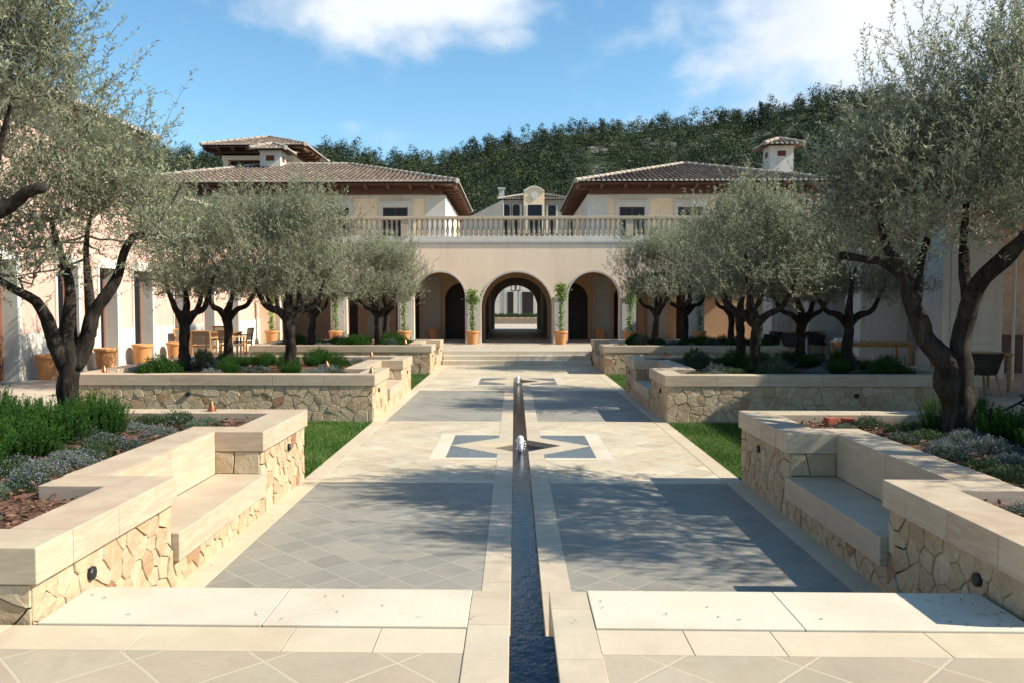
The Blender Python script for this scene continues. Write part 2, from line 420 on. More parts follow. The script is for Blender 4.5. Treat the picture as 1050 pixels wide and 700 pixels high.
M['violet'] = m_leaf('violet_petals', [(0, (.17, .14, .25)), (.5, (.24, .20, .33)), (1, (.31, .27, .40))])
M['vine'] = m_leaf('bright_green_vine_leaves', [(0, (.09, .17, .025)), (.5, (.15, .25, .04)), (1, (.22, .32, .06))], None, .3)
M['grass'] = m_leaf('grass_blades', [(0, (.045, .105, .014)), (.5, (.08, .165, .025)), (.9, (.12, .21, .04)), (1, (.20, .20, .07))], None, .25)
M['turf'] = m_plain('turf_soil', (.03, .06, .014), .95, .4, 20, .4)
M['pine'] = m_leaf('pine_foliage', [(0, (.014, .024, .012)), (.45, (.024, .042, .017)), (.8, (.05, .072, .026)), (1, (.085, .10, .035))], None, .08, .7)
M['drylit'] = m_leaf('dry_leaf', [(0, (.14, .09, .04)), (.6, (.22, .15, .07)), (1, (.10, .08, .04))], None, .1)
def m_mulch():
    t = NT('bark_mulch'); v = t.N('ShaderNodeTexVoronoi'); t.l.new(t.co((1, 1.5, 1), (0, 0, .4)), v.inputs[0]); v.inputs['Scale'].default_value = 24
    col = t.ramp(v.outputs['Color'], [(.1, (.06, .028, .018)), (.45, (.12, .058, .038)), (.75, (.19, .105, .07)), (1, (.045, .022, .016))])
    t.bump(v.outputs['Distance'], 1, .03); return t.fin(col, .9, .15)
M['mulch'] = m_mulch()
def m_bark_chip():
    t = NT('bark_chips'); return t.fin(t.ramp(t.attr(), [(0, (.06, .027, .018)), (.5, (.13, .065, .042)), (1, (.22, .13, .09))]), .85, .2)
M['chip'] = m_bark_chip()
def m_hill():
    t = NT('hill_scrub'); n = t.noise(t.co(), .06, 8, .65); n2 = t.noise(t.co(), .3, 6, .7)
    col = t.ramp(n, [(.35, (.022, .035, .016)), (.55, (.04, .052, .026)), (.57, (.10, .10, .085)), (.70, (.27, .26, .24))])
    col = t.mix(t.math('MULTIPLY', t.rng(n2, .45, .7), .5), col, (.025, .036, .016)); t.bump(n2, .8, 1.0)
    return t.fin(col, .95, .1)
M['hill'] = m_hill()
M['ground'] = m_plain('dry_earth', (.16, .14, .09), .95, .3, .4, .3)
M['rockwall'] = None
def m_pinkrubble():
    t = NT('old_pink_plaster_rubble'); n = t.noise(t.co(), 2.2, 8, .7, .6); n2 = t.noise(t.co(), 8, 6, .7)
    col = t.ramp(n, [(.3, (.42, .30, .24)), (.5, (.52, .43, .36)), (.7, (.56, .50, .44))]); col = t.mix(t.math('MULTIPLY', t.rng(n2, .5, .72), .5), col, (.36, .2, .14))
    t.bump(t.math('ADD', n, n2), .7, .05); return t.fin(col, .9, .15)
M['pinkrubble'] = m_pinkrubble()
M['courtwall'] = m_stucco('patched_rubble_wall', (.60, .56, .50), (.52, .46, .39), (.40, .31, .24))
M['doorwood'] = m_plain('red_brown_door_timber', (.17, .072, .04), .5, .25, 10, .15)
M['linen'] = m_plain('pale_linen', (.62, .66, .72), .8, .08, 10, .1)
M['lamp_glass'] = m_plain('lantern_glass', (.35, .30, .22), .15, .1, 5, 0, .5)

# ------------------------------------------------------------------ ground and paving
def struct(o): o['kind'] = 'structure'; return o
Z1 = .45                                     # level of the upper terraces
XW = 2.67                                    # planter wall line
CH, ST = .115, .335                          # channel half width, channel strip outer edge
STARS = (12.40, 22.75)
PL = [(4.25, 9.98), (14.85, 20.35), (25.1, 29.35)]   # the three planters of each side

g = MB(); g.box(-2500, 2500, -300, 4000, -1.4, -.6); struct(g.obj('ground', M['ground']))

# upper near terrace with a channel cut
n = MB()
for s in (-1, 1):
    a, b = sorted((s * ST, s * 26)); n.box(a, b, -7, 3.93, -.4, Z1)
struct(n.obj('near_terrace', M['tile_near']))
n = MB()
random.seed(5)
for s in (-1, 1):
    x = ST + .003
    while x < 12:
        w = random.uniform(.62, .80) if x > 1 else .45
        a, b = sorted((s * x, s * (x + w - .004))); n.box(a, b, 3.934, 4.236, Z1 - .05, Z1 + .001, .003); x += w
    a, b = sorted((s * ST, s * 12)); n.box(a, b, 3.932, 4.238, -.4, Z1 - .006)
struct(n.obj('near_terrace_band', M['band']))
n = MB()
for s in (-1, 1):
    for (x0, x1) in ((ST + .003, 1.42), (1.424, 2.62)):
        a, b = sorted((s * x0, s * x1)); n.box(a, b, 4.242, 4.80, Z1 - .06, Z1 + .012, .006)
    a, b = sorted((s * ST, s * 2.62)); n.box(a, b, 4.24, 4.76, -.4, Z1 - .055)
    for k, z in enumerate((.30, .15)):
        a, b = sorted((s * (ST + .002), s * 2.62)); n.box(a, b, 4.76, 5.10 + .34 * k, -.4 , z)
struct(n.obj('threshold_slab', M['slab']))
# channel strips
n = MB(); random.seed(8)
for s in (-1, 1):
    y = -7
    while y < 4.8:
        e = min(y + random.uniform(.5, .75), 4.80); a, b = sorted((s * CH, s * ST))
        n.box(a, b, y, e - .003, -.3, Z1 + .006, .004); y = e
    y = 4.80
    for (y0, y1) in ((4.803, STARS[0] - 1.135), (STARS[0] + 1.135, STARS[1] - 1.135)):
        y = y0
        while y < y1 - .05:
            e = min(y + random.uniform(.55, .8), y1)
            if y1 - e < .2: e = y1
            n.box(a, b, y, e - .003, -.3, .004, .004); y = e
struct(n.obj('channel_kerb', M['strip']))
# path panels
def panel(y0, y1, mat, name, x0=ST, x1=2.445, hole=None):
    n = MB()
    for s in (-1, 1):
        if hole is None:
            a, b = sorted((s * x0, s * x1)); n.box(a, b, y0, y1, -.3, 0)
        else:
            h0, h1, hx = hole
            for (p, q, u, v) in ((x0, x1, y0, h0), (hx, x1, h0, h1), (x0, x1, h1, y1)):
                a, b = sorted((s * p, s * q)); n.box(a, b, u, v, -.3, 0)
    return struct(n.obj(name, mat))
panel(4.8, 9.80, M['tile_grey'], 'path')
panel(9.95, 14.80, M['tile_beige'], 'path', hole=(STARS[0] - 1.13, STARS[0] + 1.13, 1.285))
panel(14.95, 20.30, M['tile_grey'], 'path')
panel(20.45, 25.1, M['tile_beige'], 'path', hole=(STARS[1] - 1.13, STARS[1] + 1.13, 1.285))
n = MB(); n.box(-CH, CH, 23.885, 25.1, -.3, -.001); n.box(-ST + .001, -CH - .001, 23.885, 25.1, -.3, .002); n.box(CH + .001, ST - .001, 23.885, 25.1, -.3, .002); struct(n.obj('path', M['tile_beige']))
n = MB(); n.box(-2.445, 2.445, 25.25, 28.8, -.3, 0); struct(n.obj('path', M['tile_beige']))
n = MB()
for y0, y1 in ((9.803, 9.947), (14.803, 14.947), (20.303, 20.447)):
    for s in (-1, 1):
        for k in range(3):
            x0 = ST + .003 + k * .70; a, b = sorted((s * x0, s * min(x0 + .697, 2.442))); n.box(a, b, y0, y1, -.2, .003, .002)
for k in range(7): n.box(-2.44 + k * .698, -2.44 + k * .698 + .695, 25.103, 25.247, -.2, .003, .002)
for s in (-1, 1):
    y = 4.81
    while y < 28.8:
        e = min(y + random.uniform(.7, .95), 28.8); a, b = sorted((s * 2.448, s * 2.668)); n.box(a, b, y, e - .003, -.2, .004, .003); y = e
struct(n.obj('path_border', M['band']))
n = MB()
for k in range(3):
    for j in range(4):
        n.box(-2.62 + j * 1.31, -2.62 + j * 1.31 + 1.307, 28.803 + .38 * k, 28.803 + .38 * (k + 1) + (.02 if k < 2 else 0), -.3, .15 * (k + 1), .006)
struct(n.obj('steps', M['slab']))
# terraces at the sides and in front of the building
n = MB()
for s in (-1, 1):
    a, b = sorted((s * 8.30, s * 26)); n.box(a, b, 4.24, 29.95, -.4, Z1)
n.box(-26, 26, 29.96, 76, -.4, Z1)
for s in (-1, 1):
    a, b = sorted((s * 2.625, s * 8.3)); n.box(a, b, 29.37, 29.955, -.4, Z1)
n.box(-2.62, 2.62, 29.93, 29.958, -.4, Z1 - .002)
struct(n.obj('building_terrace', M['tile_terrace']))

# channel lining and water
n = MB(); n.box(-CH - .02, CH + .02, -7, 4.25, .05, .18); n.box(-CH - .02, CH + .02, 4.25, 23.9, -.34, -.18)
n.box(-CH, CH, 4.235, 4.262, -.2, Z1 - .045, .004)
for yc in STARS: n.prism([(-.75, yc), (0, yc - .75), (.75, yc), (0, yc + .75)], -.345, -.185)
struct(n.obj('channel_bed', M['channel']))
n = MB(); n.quad([(-CH, -7, Z1 - .04), (CH, -7, Z1 - .04), (CH, 4.24, Z1 - .04), (-CH, 4.24, Z1 - .04)])
n.quad([(-CH, 4.262, Z1 - .05), (CH, 4.262, Z1 - .05), (CH, 4.30, -.07), (-CH, 4.30, -.07)][::-1])
n.quad([(-CH, 4.30, -.07), (CH, 4.30, -.07), (CH, 23.4, -.07), (-CH, 23.4, -.07)])
for yc in STARS:
    for s in (-1, 1): n.quad([(s * .62, yc, -.07), (s * (CH + .0), yc + .5, -.07), (s * CH, yc - .5, -.07), (s * CH, yc - .5, -.07)][:3][::s])
struct(n.obj('water', M['water']))

# star basins
for i, yc in enumerate(STARS):
    t = thing('star_basin', ['nearer star shaped basin set in the paving with blue mosaic corners and pinkish stone points',
                             'farther star shaped basin set in the paving just before the steps'][i], 'basin', (0, yc, 0), 0, 'star basins in the water channel')
    fr = MB()
    R0, R1 = .62, 1.05; hy, hx = .98, 1.05; by, bx = 1.13, 1.283
    for s in (-1, 1):
        wb = MB()
        for q in (-1, 1):
            mo = MB()
            fr.prism([(s * R0, 0), (s * R1, 0), (s * ST, q * (R1 - ST) * .98), (s * CH, q * (R1 - ST) * .98 + 0), (s * CH, q * (R0 - CH))], -.18, .006)
            mo.prism([(s * (R1 + .002), q * .003), (s * hx, q * hy), (s * ST, q * hy), (s * ST, q * ((R1 - ST) * .98 + .003))], -.1, .002); mo.obj('mosaic', M['mosaic'], t)
            fr.prism([(s * CH, q * ((R1 - ST) * .98 + .003)), (s * ST - s * .002, q * ((R1 - ST) * .98 + .003)), (s * (ST - .002), q * by), (s * CH, q * by)], -.18, .004)
            wb.prism([(s * ST, q * (hy + .003)), (s * hx, q * (hy + .003)), (s * bx, q * by), (s * ST, q * by)], -.1, .004)
        wb.prism([(s * (hx + .003), -hy), (s * bx, -by), (s * bx, by), (s * (hx + .003), hy)], -.1, .0045); wb.obj('border', M['slab'], t)
    fr.obj('stone_frame', M['strip'], t)
    # bubbling jet
    j = MB(); h = .16
    prof = [(.035, -.07), (.04, 0), (.045, h * .4), (.05, h * .75), (.04, h * .97), (.018, h * 1.08), (.004, h * 1.1)]
    j.lathe(prof, 14)
    rr = random.Random(i)
    for k in range(60):
        a = rr.uniform(0, 2 * PI); q = rr.uniform(.03, .085); z = rr.uniform(-.07, h * .9) * (1 - q * 5); r_ = rr.uniform(.003, .012)
        j.lathe([(r_ * .4, -r_), (r_, 0), (r_ * .4, r_ * 1.3)], 6, (q * math.cos(a), q * math.sin(a) * 1.4, z))
    for v in j.bm.verts:
        v.co += Vector((noise.noise(v.co * 30), noise.noise(v.co * 30 + Vector((9, 0, 0))), 0)) * .012
    jo = j.obj('water_jet', M['jet'], None, True); jo.location = (0, yc - .1, 0)
    props(jo, ['low foaming water jet rising in the nearer star basin', 'small foaming water jet in the farther star basin at the channel head'][i], 'water jet', 'bubbling jets in the channel')

# lawns between the planters
def lawn(x0, x1, y0, y1, seed, dens, label):
    rng = np.random.default_rng(seed); n = int((x1 - x0) * (y1 - y0) * dens)
    P = np.stack([rng.uniform(x0, x1, n), rng.uniform(y0, y1, n), np.full(n, -.03)], 1)
    D = np.stack([rng.normal(0, .42, n), rng.normal(0, .42, n), np.ones(n)], 1)
    v, f = leaves(P, D, rng.uniform(.035, .085, n), .006, rng)
    pat = np.array([noise.noise(Vector((p[0] * 1.1, p[1] * 1.1, 0))) for p in P[::1]]) if n < 200000 else np.zeros(n)
    r = np.clip(rng.uniform(0, .8, n) + pat * .6 + (rng.random(n) < .06) * .5, 0, 1)
    o = link('lawn', np_mesh('lawn', v, f, M['grass'], r)); props(o, label, 'grass', None, 'stuff')
    b = MB(); b.box(x0, x1, y0, y1, -.3, -.03); struct(b.obj('turf_bed', M['turf']))
lawn(-8.0, -2.672, 9.97, 14.86, 1, 6000, 'mown green lawn left of the path before the second planter')
lawn(2.672, 8.0, 9.97, 14.86, 2, 6000, 'mown green lawn right of the path before the second planter')
lawn(-8.0, -2.672, 20.34, 25.11, 3, 1800, 'narrow glimpse of lawn left of the path before the farthest planter')
lawn(2.672, 8.0, 20.34, 25.11, 4, 1800, 'narrow glimpse of lawn right of the path before the farthest planter')

# ------------------------------------------------------------------ rubble facing
def clip(poly, nx, ny, d):
    out = []; n = len(poly)
    for i in range(n):
        a, b = poly[i], poly[(i + 1) % n]; da, db = a[0] * nx + a[1] * ny - d, b[0] * nx + b[1] * ny - d
        if da <= 0: out.append(a)
        if (da < 0 < db) or (db < 0 < da):
            k = da / (da - db); out.append((a[0] + (b[0] - a[0]) * k, a[1] + (b[1] - a[1]) * k))
    return out
def facing(mb, O, Ud, Vd, Nd, L, H, s, rnd, gap=.006):
    """irregular polygonal stones, each a real bevelled block standing out of the mortar"""
    O, Ud, Vd, Nd = Vector(O), Vector(Ud), Vector(Vd), Vector(Nd)
    nx, ny = max(1, round(L / s)), max(1, round(H / (s * .82))); pts = []
    for j in range(ny):
        for i in range(nx):
            pts.append(((i + .5 + (.25 if j % 2 else -.25) + rnd.uniform(-.46, .46)) * L / nx, (j + .5 + rnd.uniform(-.42, .42)) * H / ny, (rnd.random() ** 2 * .55 * s) ** 2))
    for i, p in enumerate(pts):
        poly = [(0, 0), (L, 0), (L, H), (0, H)]
        for k, q in enumerate(pts):
            if k == i: continue
            dx, dy = q[0] - p[0], q[1] - p[1]; dd = math.hypot(dx, dy)
            if dd > 4 * s or dd < 1e-4: continue
            dx /= dd; dy /= dd
            poly = clip(poly, dx, dy, dx * p[0] + dy * p[1] + dd / 2 + (p[2] - q[2]) / (2 * dd) - gap / 2)
            if len(poly) < 3: break
        if len(poly) < 3: continue
        area = abs(sum(poly[a][0] * poly[(a + 1) % len(poly)][1] - poly[(a + 1) % len(poly)][0] * poly[a][1] for a in range(len(poly)))) / 2
        if area < .0012: continue
        # drop near-duplicate corners, nudge the outline so edges are hand cut
        pp = []
        for q in poly:
            if not pp or math.hypot(q[0] - pp[-1][0], q[1] - pp[-1][1]) > .012: pp.append(q)
        if len(pp) < 3: continue
        fine = []
        for a in range(len(pp)):
            u, v = pp[a], pp[(a + 1) % len(pp)]; fine.append(u)
            if math.hypot(u[0] - v[0], u[1] - v[1]) > .09:
                k = rnd.uniform(.35, .65); fine.append((u[0] + (v[0] - u[0]) * k + rnd.uniform(-.007, .007), u[1] + (v[1] - u[1]) * k + rnd.uniform(-.007, .007)))
        cx = sum(q[0] for q in fine) / len(fine); cy = sum(q[1] for q in fine) / len(fine)
        dep = rnd.uniform(.006, .017); r = rnd.random(); tx, ty = rnd.uniform(-.03, .03), rnd.uniform(-.03, .03)
        rings = []
        for (sh, d) in ((1.0, -.01), (.985, dep * .55), (.93, dep)):
            ring = []
            for q in fine:
                x = cx + (q[0] - cx) * sh; y = cy + (q[1] - cy) * sh
                x = min(max(x, 0), L); y = min(max(y, 0), H)
                e = d + ((q[0] - cx) * tx + (q[1] - cy) * ty + rnd.uniform(-.002, .002) if d > 0 else 0)
                ring.append(mb.bm.verts.new(O + Ud * x + Vd * y + Nd * e))
            rings.append(ring)
        m = len(fine); flip = Ud.cross(Vd).dot(Nd) < 0
        for a in range(2):
            for b in range(m):
                q = [rings[a][b], rings[a][(b + 1) % m], rings[a + 1][(b + 1) % m], rings[a + 1][b]]
                mb._face(q[::-1] if flip else q, r)
        ctr = mb.bm.verts.new(O + Ud * cx + Vd * cy + Nd * (dep + rnd.uniform(-.001, .003)))
        for b in range(m):
            q = [rings[2][b], rings[2][(b + 1) % m], ctr]; mb._face(q[::-1] if flip else q, r)

# ------------------------------------------------------------------ planters
SOIL = .79
def slabs_x(mb, x0, x1, y0, y1, z0, z1, step, rnd):
    n = max(1, round((x1 - x0) / step)); w = (x1 - x0) / n
    for i in range(n): mb.box(x0 + i * w + .0012, x0 + (i + 1) * w - .0012, y0, y1, z0, z1, .006, rnd.random())
def slabs_y(mb, x0, x1, y0, y1, z0, z1, step, rnd):
    n = max(1, round((y1 - y0) / step)); w = (y1 - y0) / n
    for i in range(n): mb.box(x0, x1, y0 + i * w + .0012, y0 + (i + 1) * w - .0012, z0, z1, .006, rnd.random())
PLAB = {(-1, 0): 'nearest raised planter on the left with bench niche and sunlit rubble wall', (1, 0): 'nearest raised planter on the right with shaded bench niche and reddish cap stones',
        (-1, 1): 'middle raised planter on the left, long pale rubble front beyond the lawn', (1, 1): 'middle raised planter on the right, long shaded rubble front beyond the lawn',
        (-1, 2): 'farthest raised planter on the left beside the steps', (1, 2): 'farthest raised planter on the right beside the steps'}
def planter(s, idx):
    rnd = random.Random(100 + idx * 2 + (s > 0)); y0, y1 = PL[idx]; XO = 8.25
    a = y0 + (y1 - y0) * .318; b = y0 + (y1 - y0) * .69
    t = thing('planter', PLAB[(s, idx)], 'planter', (s * 5.4, (y0 + y1) / 2, 0), 0, 'raised stone planters along the path')
    off = Vector((-s * 5.4, -(y0 + y1) / 2, 0))
    def fin(mb, name, mat, smooth=False):
        if s < 0:
            for v in mb.bm.verts: v.co.x = -v.co.x
            bmesh.ops.reverse_faces(mb.bm, faces=mb.bm.faces[:])
        for v in mb.bm.verts: v.co += off
        return mb.obj(name, mat, t, smooth)
    # core walls (mortar)
    c = MB(); zc = .658
    c.box(XW, XW + .30, y0 + .03, a - .02, -.2, zc); c.box(XW, 3.2, a - .30, a - .02, -.2, zc - .001)
    c.box(XW, XW + .30, b + .02, y1 - .03, -.2, zc); c.box(XW, 3.2, b + .02, b + .30, -.2, zc - .001)
    c.box(3.16, 3.44, a - .021, b + .021, -.2, zc - .002); c.box(XW, 3.16, a - .02, b + .02, -.2, .205)
    c.box(XW + .001, XO - .03, y0 + .03, y0 + .33, -.2, zc - .003); c.box(XW + .001, XO - .03, y1 - .33, y1 - .03, -.2, zc - .003)
    c.box(XO - .33, XO - .031, y0 + .031, y1 - .031, -.2, zc - .004)
    w = fin(c, 'stone_wall', M['mortar'])
    # rubble stones
    f = MB(); sz = .165 if idx == 0 else .19
    facing(f, (XW, y0 + .03, -.01), (0, 1, 0), (0, 0, 1), (-1, 0, 0), a - y0 - .05, .665, sz, rnd)
    facing(f, (XW, b + .02, -.01), (0, 1, 0), (0, 0, 1), (-1, 0, 0), y1 - b - .05, .665, sz, rnd)
    facing(f, (XW, a - .02, -.01), (0, 1, 0), (0, 0, 1), (-1, 0, 0), b - a + .04, .225, sz * .8, rnd)
    facing(f, (XW, y0 + .03, -.01), (1, 0, 0), (0, 0, 1), (0, -1, 0), XO - .06 - XW, .665, sz, rnd)
    facing(f, (XW, b + .02, .43), (1, 0, 0), (0, 0, 1), (0, -1, 0), .45, .225, .2, rnd)
    facing(f, (XW, a - .02, .43), (1, 0, 0), (0, 0, 1), (0, 1, 0), .45, .225, .2, rnd)
    facing(f, (XW + .001, y1 - .03, -.01), (1, 0, 0), (0, 0, 1), (0, 1, 0), XO - .06 - XW, .665, sz * 1.3, rnd)
    fin(f, 'rubble_stones', M['rubble'])
    k = MB(); z0, z1 = .66, .86; q = XW - .05
    slabs_x(k, q, XO, y0, y0 + .37, z0, z1, .95, rnd)
    slabs_y(k, q, q + .37, y0 + .372, a - .352, z0, z1, .55, rnd)
    slabs_x(k, q, q + .85, a - .35, a, z0, z1, .9, rnd)
    slabs_y(k, 3.146, 3.485, a + .002, b - .002, z0 - .001, z1, .95, rnd)
    slabs_x(k, q, q + .85, b, b + .35, z0, z1, .9, rnd)
    slabs_y(k, q, q + .37, b + .352, y1 - .372, z0, z1, .55, rnd)
    slabs_x(k, q, XO, y1 - .37, y1, z0, z1, .95, rnd)
    slabs_y(k, XO - .36, XO, y0 + .372, y1 - .372, z0, z1, .95, rnd)
    fin(k, 'cap', M['cap'])
    k = MB(); slabs_y(k, q - .014, 3.111, a + .001 - .012, b + .01, .215, .43, 1.1, rnd); fin(k, 'bench_seat', M['cap'])
    k = MB(); slabs_y(k, 3.112, 3.144, a + .003, b - .003, .431, .8595, .95, rnd); fin(k, 'backrest', M['cap'])
    k = MB(); N = 60
    k.box(3.44, XO - .3, y0 + .3, y1 - .3, .5, SOIL - .03); k.box(q + .3, 3.439, y0 + .3, a - .3, .5, SOIL - .031); k.box(q + .3, 3.439, b + .3, y1 - .3, .5, SOIL - .031)
    fin(k, 'mulch', M['mulch'])
    # wall lights
    for yy in (y0 + .62, y1 - .72):
        k = MB(); k.tube([(XW + .01, yy, .52), (XW - .032, yy, .52)], .042, 16); k.tube([(XW - .031, yy, .52), (XW - .038, yy, .52)], [.036, .03], 16); fin(k, 'wall_light', M['iron'])
    k = MB(); k.tube([(XO - 2.2, y0 + .04, .5), (XO - 2.2, y0 - .012, .5)], .042, 16); fin(k, 'wall_light', M['iron'])
    return t
for s in (-1, 1):
    for i in range(3): planter(s, i)
# bark chips lying on the beds nearest the camera
rng = np.random.default_rng(77); n = 5200
for s, lab in ((-1, 'reddish bark chips covering the bed of the nearest left planter'), (1, 'reddish bark chips covering the bed of the nearest right planter')):
    y0, y1 = PL[0]
    P = np.stack([s * rng.uniform(XW + .34, 7.9, n), rng.uniform(y0 + .4, y1 - .38, n), rng.uniform(SOIL - .03, SOIL + .01, n)], 1)
    x = np.abs(P[:, 0]); a = y0 + (y1 - y0) * .318; b = y0 + (y1 - y0) * .69
    P = P[~((x < 3.52) & (P[:, 1] > a - .38) & (P[:, 1] < b + .38))]
    D = rng.normal(size=(len(P), 3)) * np.array([1, 1, .3])
    v, f = leaves(P, D, rng.uniform(.03, .09, len(P)), rng.uniform(.012, .035, len(P)), rng, np.tile([[0, 0, 1.]], (len(P), 1)) + rng.normal(0, .4, (len(P), 3)))
    props(link('bark_chips', np_mesh('bark_chips', v, f, M['chip'], rng.uniform(0, 1, len(P)))), lab, 'mulch', None, 'stuff')
# dry leaves on the paving
n = 300; P = np.stack([rng.uniform(-2.6, 2.6, n), 4.3 + rng.uniform(0, 1, n) ** 1.6 * 12, np.full(n, .008)], 1)
P[:, 0] = np.where(rng.random(n) < .45, 2.6 - np.abs(rng.normal(0, .18, n)), P[:, 0]); P[P[:, 1] < 4.8, 2] = Z1 + .016
P = P[~((P[:, 1] > 4.7) & (P[:, 1] < 5.5))]; P = P[np.abs(P[:, 0]) > .16]
v, f = leaves(P, rng.normal(size=(len(P), 3)) * np.array([1, 1, .1]), rng.uniform(.018, .045, len(P)), .007, rng, np.tile([[0, 0, 1.]], (len(P), 1)) + rng.normal(0, .2, (len(P), 3)))
props(link('fallen_leaves', np_mesh('fallen_leaves', v, f, M['drylit'], rng.uniform(0, 1, len(P)))), 'scattered dry olive leaves fallen on the path', 'leaves', None, 'stuff')

# ------------------------------------------------------------------ olive trees
def spline(pts, step=.07):
    """Catmull-Rom through (x,y,z,r)"""
    P = [np.array(p, float) for p in pts]; P = [2 * P[0] - P[1]] + P + [2 * P[-1] - P[-2]]; out = []
    for i in range(1, len(P) - 2):
        L = np.linalg.norm(P[i + 1][:3] - P[i][:3]); k = max(2, int(L / step))
        for j in range(k):
            t = j / k
            out.append(.5 * ((2 * P[i]) + (-P[i - 1] + P[i + 1]) * t + (2 * P[i - 1] - 5 * P[i] + 4 * P[i + 1] - P[i + 2]) * t * t + (-P[i - 1] + 3 * P[i] - 3 * P[i + 1] + P[i + 2]) * t ** 3))
    out.append(P[-2]); return out
def olive(limbs, lobes, seed, nclump, per, leaf=(.055, .011), shoots=0, sigma=.22, tw=.36, lpt=22, shootdir=(0, 0, 1), upk=.55, trk=1.0):
    """returns trunk mesh and crown mesh. limbs: [(x,y,z,r)...] polylines; lobes: (cx,cy,cz,rx,ry,rz,weight)"""
    rng = np.random.default_rng(seed); tb = MB()
    tips = []
    for i, lm in enumerate(limbs):
        lm = [lm[0]] + [(q[0] + rng.normal(0, .022), q[1] + rng.normal(0, .022), q[2] + rng.normal(0, .015), q[3]) for q in lm[1:]]; sp = spline(lm); tb.tube([p[:3] for p in sp], [max(.008, p[3] * trk) for p in sp], 12, True, .30, .5, seed + i * 7.3)
        tips += [p[:3] for p in sp[int(len(sp) * .6):]]
    tips = np.array(tips)
    Wt = np.array([l[6] for l in lobes], float); Wt /= Wt.sum(); C = []
    for k in range(nclump):
        l = lobes[rng.choice(len(lobes), p=Wt)]; d = nrm(rng.normal(size=(1, 3)))[0]
        if d[2] < -.55: d[2] *= -.4
        u = rng.uniform(.12, 1.25) ** .5
        C.append(np.append(np.array(l[:3]) + d * np.array(l[3:6]) * u, [l[0], l[1], l[2]]))
    C = np.array(C)
    # branches from limb to clumps
    A = []; B = []; r0 = []; r1 = []; nodes = [np.array(p) for p in tips]; dep = [0] * len(nodes)
    order = np.argsort([np.min(np.linalg.norm(tips - c[:3], axis=1)) for c in C])
    for ci in order:
        c = C[ci]; na = np.array(nodes); dist = np.linalg.norm(na - c[:3], axis=1) + .10 * np.array(dep) + np.where(na[:, 2] > c[2] + .25, .6, 0)
        j = int(np.argmin(dist)); p = na[j]; L = np.linalg.norm(c[:3] - p); q = max(.005, .017 - .0035 * dep[j])
        mid = (p + c[:3]) / 2 + rng.normal(0, .08, 3) * min(1, L) + np.array([0, 0, -.10 * L]); pts = [p]
        for k in range(1, 5):
            t = k / 4; pts.append((1 - t) ** 2 * p + 2 * t * (1 - t) * mid + t * t * c[:3] + (rng.normal(0, .018, 3) if k < 4 else 0))
        for a_, b_, k in zip(pts[:-1], pts[1:], range(4)):
            A.append(a_); B.append(b_); r0.append(q * (1 - k * .12)); r1.append(q * (.88 - k * .12))
        nodes += [pts[2], c[:3]]; dep += [dep[j] + 1, dep[j] + 1]
    # twigs
    T0 = np.repeat(C[:, :3], per, 0) + rng.normal(0, sigma, (nclump * per, 3)) * np.array([1, 1, .9])
    out = nrm(T0 - np.repeat(C[:, 3:], per, 0))
    TD = nrm(out * (1.05 - upk) + np.array([[0, 0, upk]]) + rng.normal(0, .45, T0.shape)); TL = tw * rng.uniform(.55, 1.25, len(T0))
    if shoots:
        k = rng.integers(0, len(C), shoots); top = np.argsort(-C[:, 2])[:max(8, nclump // 3)]; k = rng.choice(top, shoots)
        S0 = C[k, :3] + rng.normal(0, .15, (shoots, 3)); SD = nrm(np.array([shootdir]) + rng.normal(0, .28, (shoots, 3)))
        T0 = np.concatenate([T0, S0]); TD = np.concatenate([TD, SD]); TL = np.concatenate([TL, rng.uniform(.45, 1.0, shoots)])
    nt = len(T0); bend = rng.normal(0, .10, (nt, 3)) + np.array([[0, 0, -.04]])
    T1 = T0 + TD * TL[:, None] * .5; T2 = T0 + TD * TL[:, None] + bend * TL[:, None]
    A = np.concatenate([np.array(A), T0, T1]); B = np.concatenate([np.array(B), T1, T2])
    r0 = np.concatenate([r0, np.full(nt, .0036), np.full(nt, .0026)]); r1 = np.concatenate([r1, np.full(nt, .0026), np.full(nt, .0012)])
    sv, sf = sticks(A, B, r0, r1)
    # leaves in pairs along the twigs
    nl = np.maximum(6, (lpt * TL / tw * rng.uniform(.7, 1.2, nt)).astype(int)); idx = np.repeat(np.arange(nt), nl); t = rng.uniform(.08, 1.02, len(idx))
    P = np.where((t < .5)[:, None], T0[idx] + (T1 - T0)[idx] * (t * 2)[:, None], T1[idx] + (T2 - T1)[idx] * (t * 2 - 1)[:, None])
    side = nrm(np.cross(TD[idx], rng.normal(size=(len(idx), 3)))); D = nrm(TD[idx] * rng.uniform(.3, .9, (len(idx), 1)) + side * .8 + np.array([[0, 0, .05]]))
    lv, lf = leaves(P, D, leaf[0] * rng.uniform(.65, 1.2, len(P)), leaf[1] * rng.uniform(.75, 1.25, len(P)), rng, np.array([[0, 0, 1.]]) + rng.normal(0, .55, (len(P), 3)))
    tone = np.repeat(rng.normal(0, .17, nclump), per); tone = np.concatenate([tone, np.full(shoots, .18)]) if shoots else tone
    lr = np.clip(rng.beta(2.2, 2.6, len(P)) + tone[idx], 0, 1)
    V = np.concatenate([lv, sv]); Fa = np.concatenate([lf, sf + len(lv)])
    cm = np_mesh('crown', V, Fa, [M['olive'], M['twig']], np.concatenate([lr, np.full(len(sf), .5)]), np.concatenate([np.zeros(len(lf)), np.ones(len(sf))]))
    return tb.mesh('trunk', M['bark'], True), cm
def olive_thing(name_label, loc, tm, cm, rz=0, scale=1, group='olive trees in the raised planters'):
    t = thing('olive_tree', name_label, 'tree', loc, rz, group); t.scale = (scale,) * 3 if isinstance(scale, (int, float)) else scale
    link('trunk', tm, t); link('crown', cm, t); return t

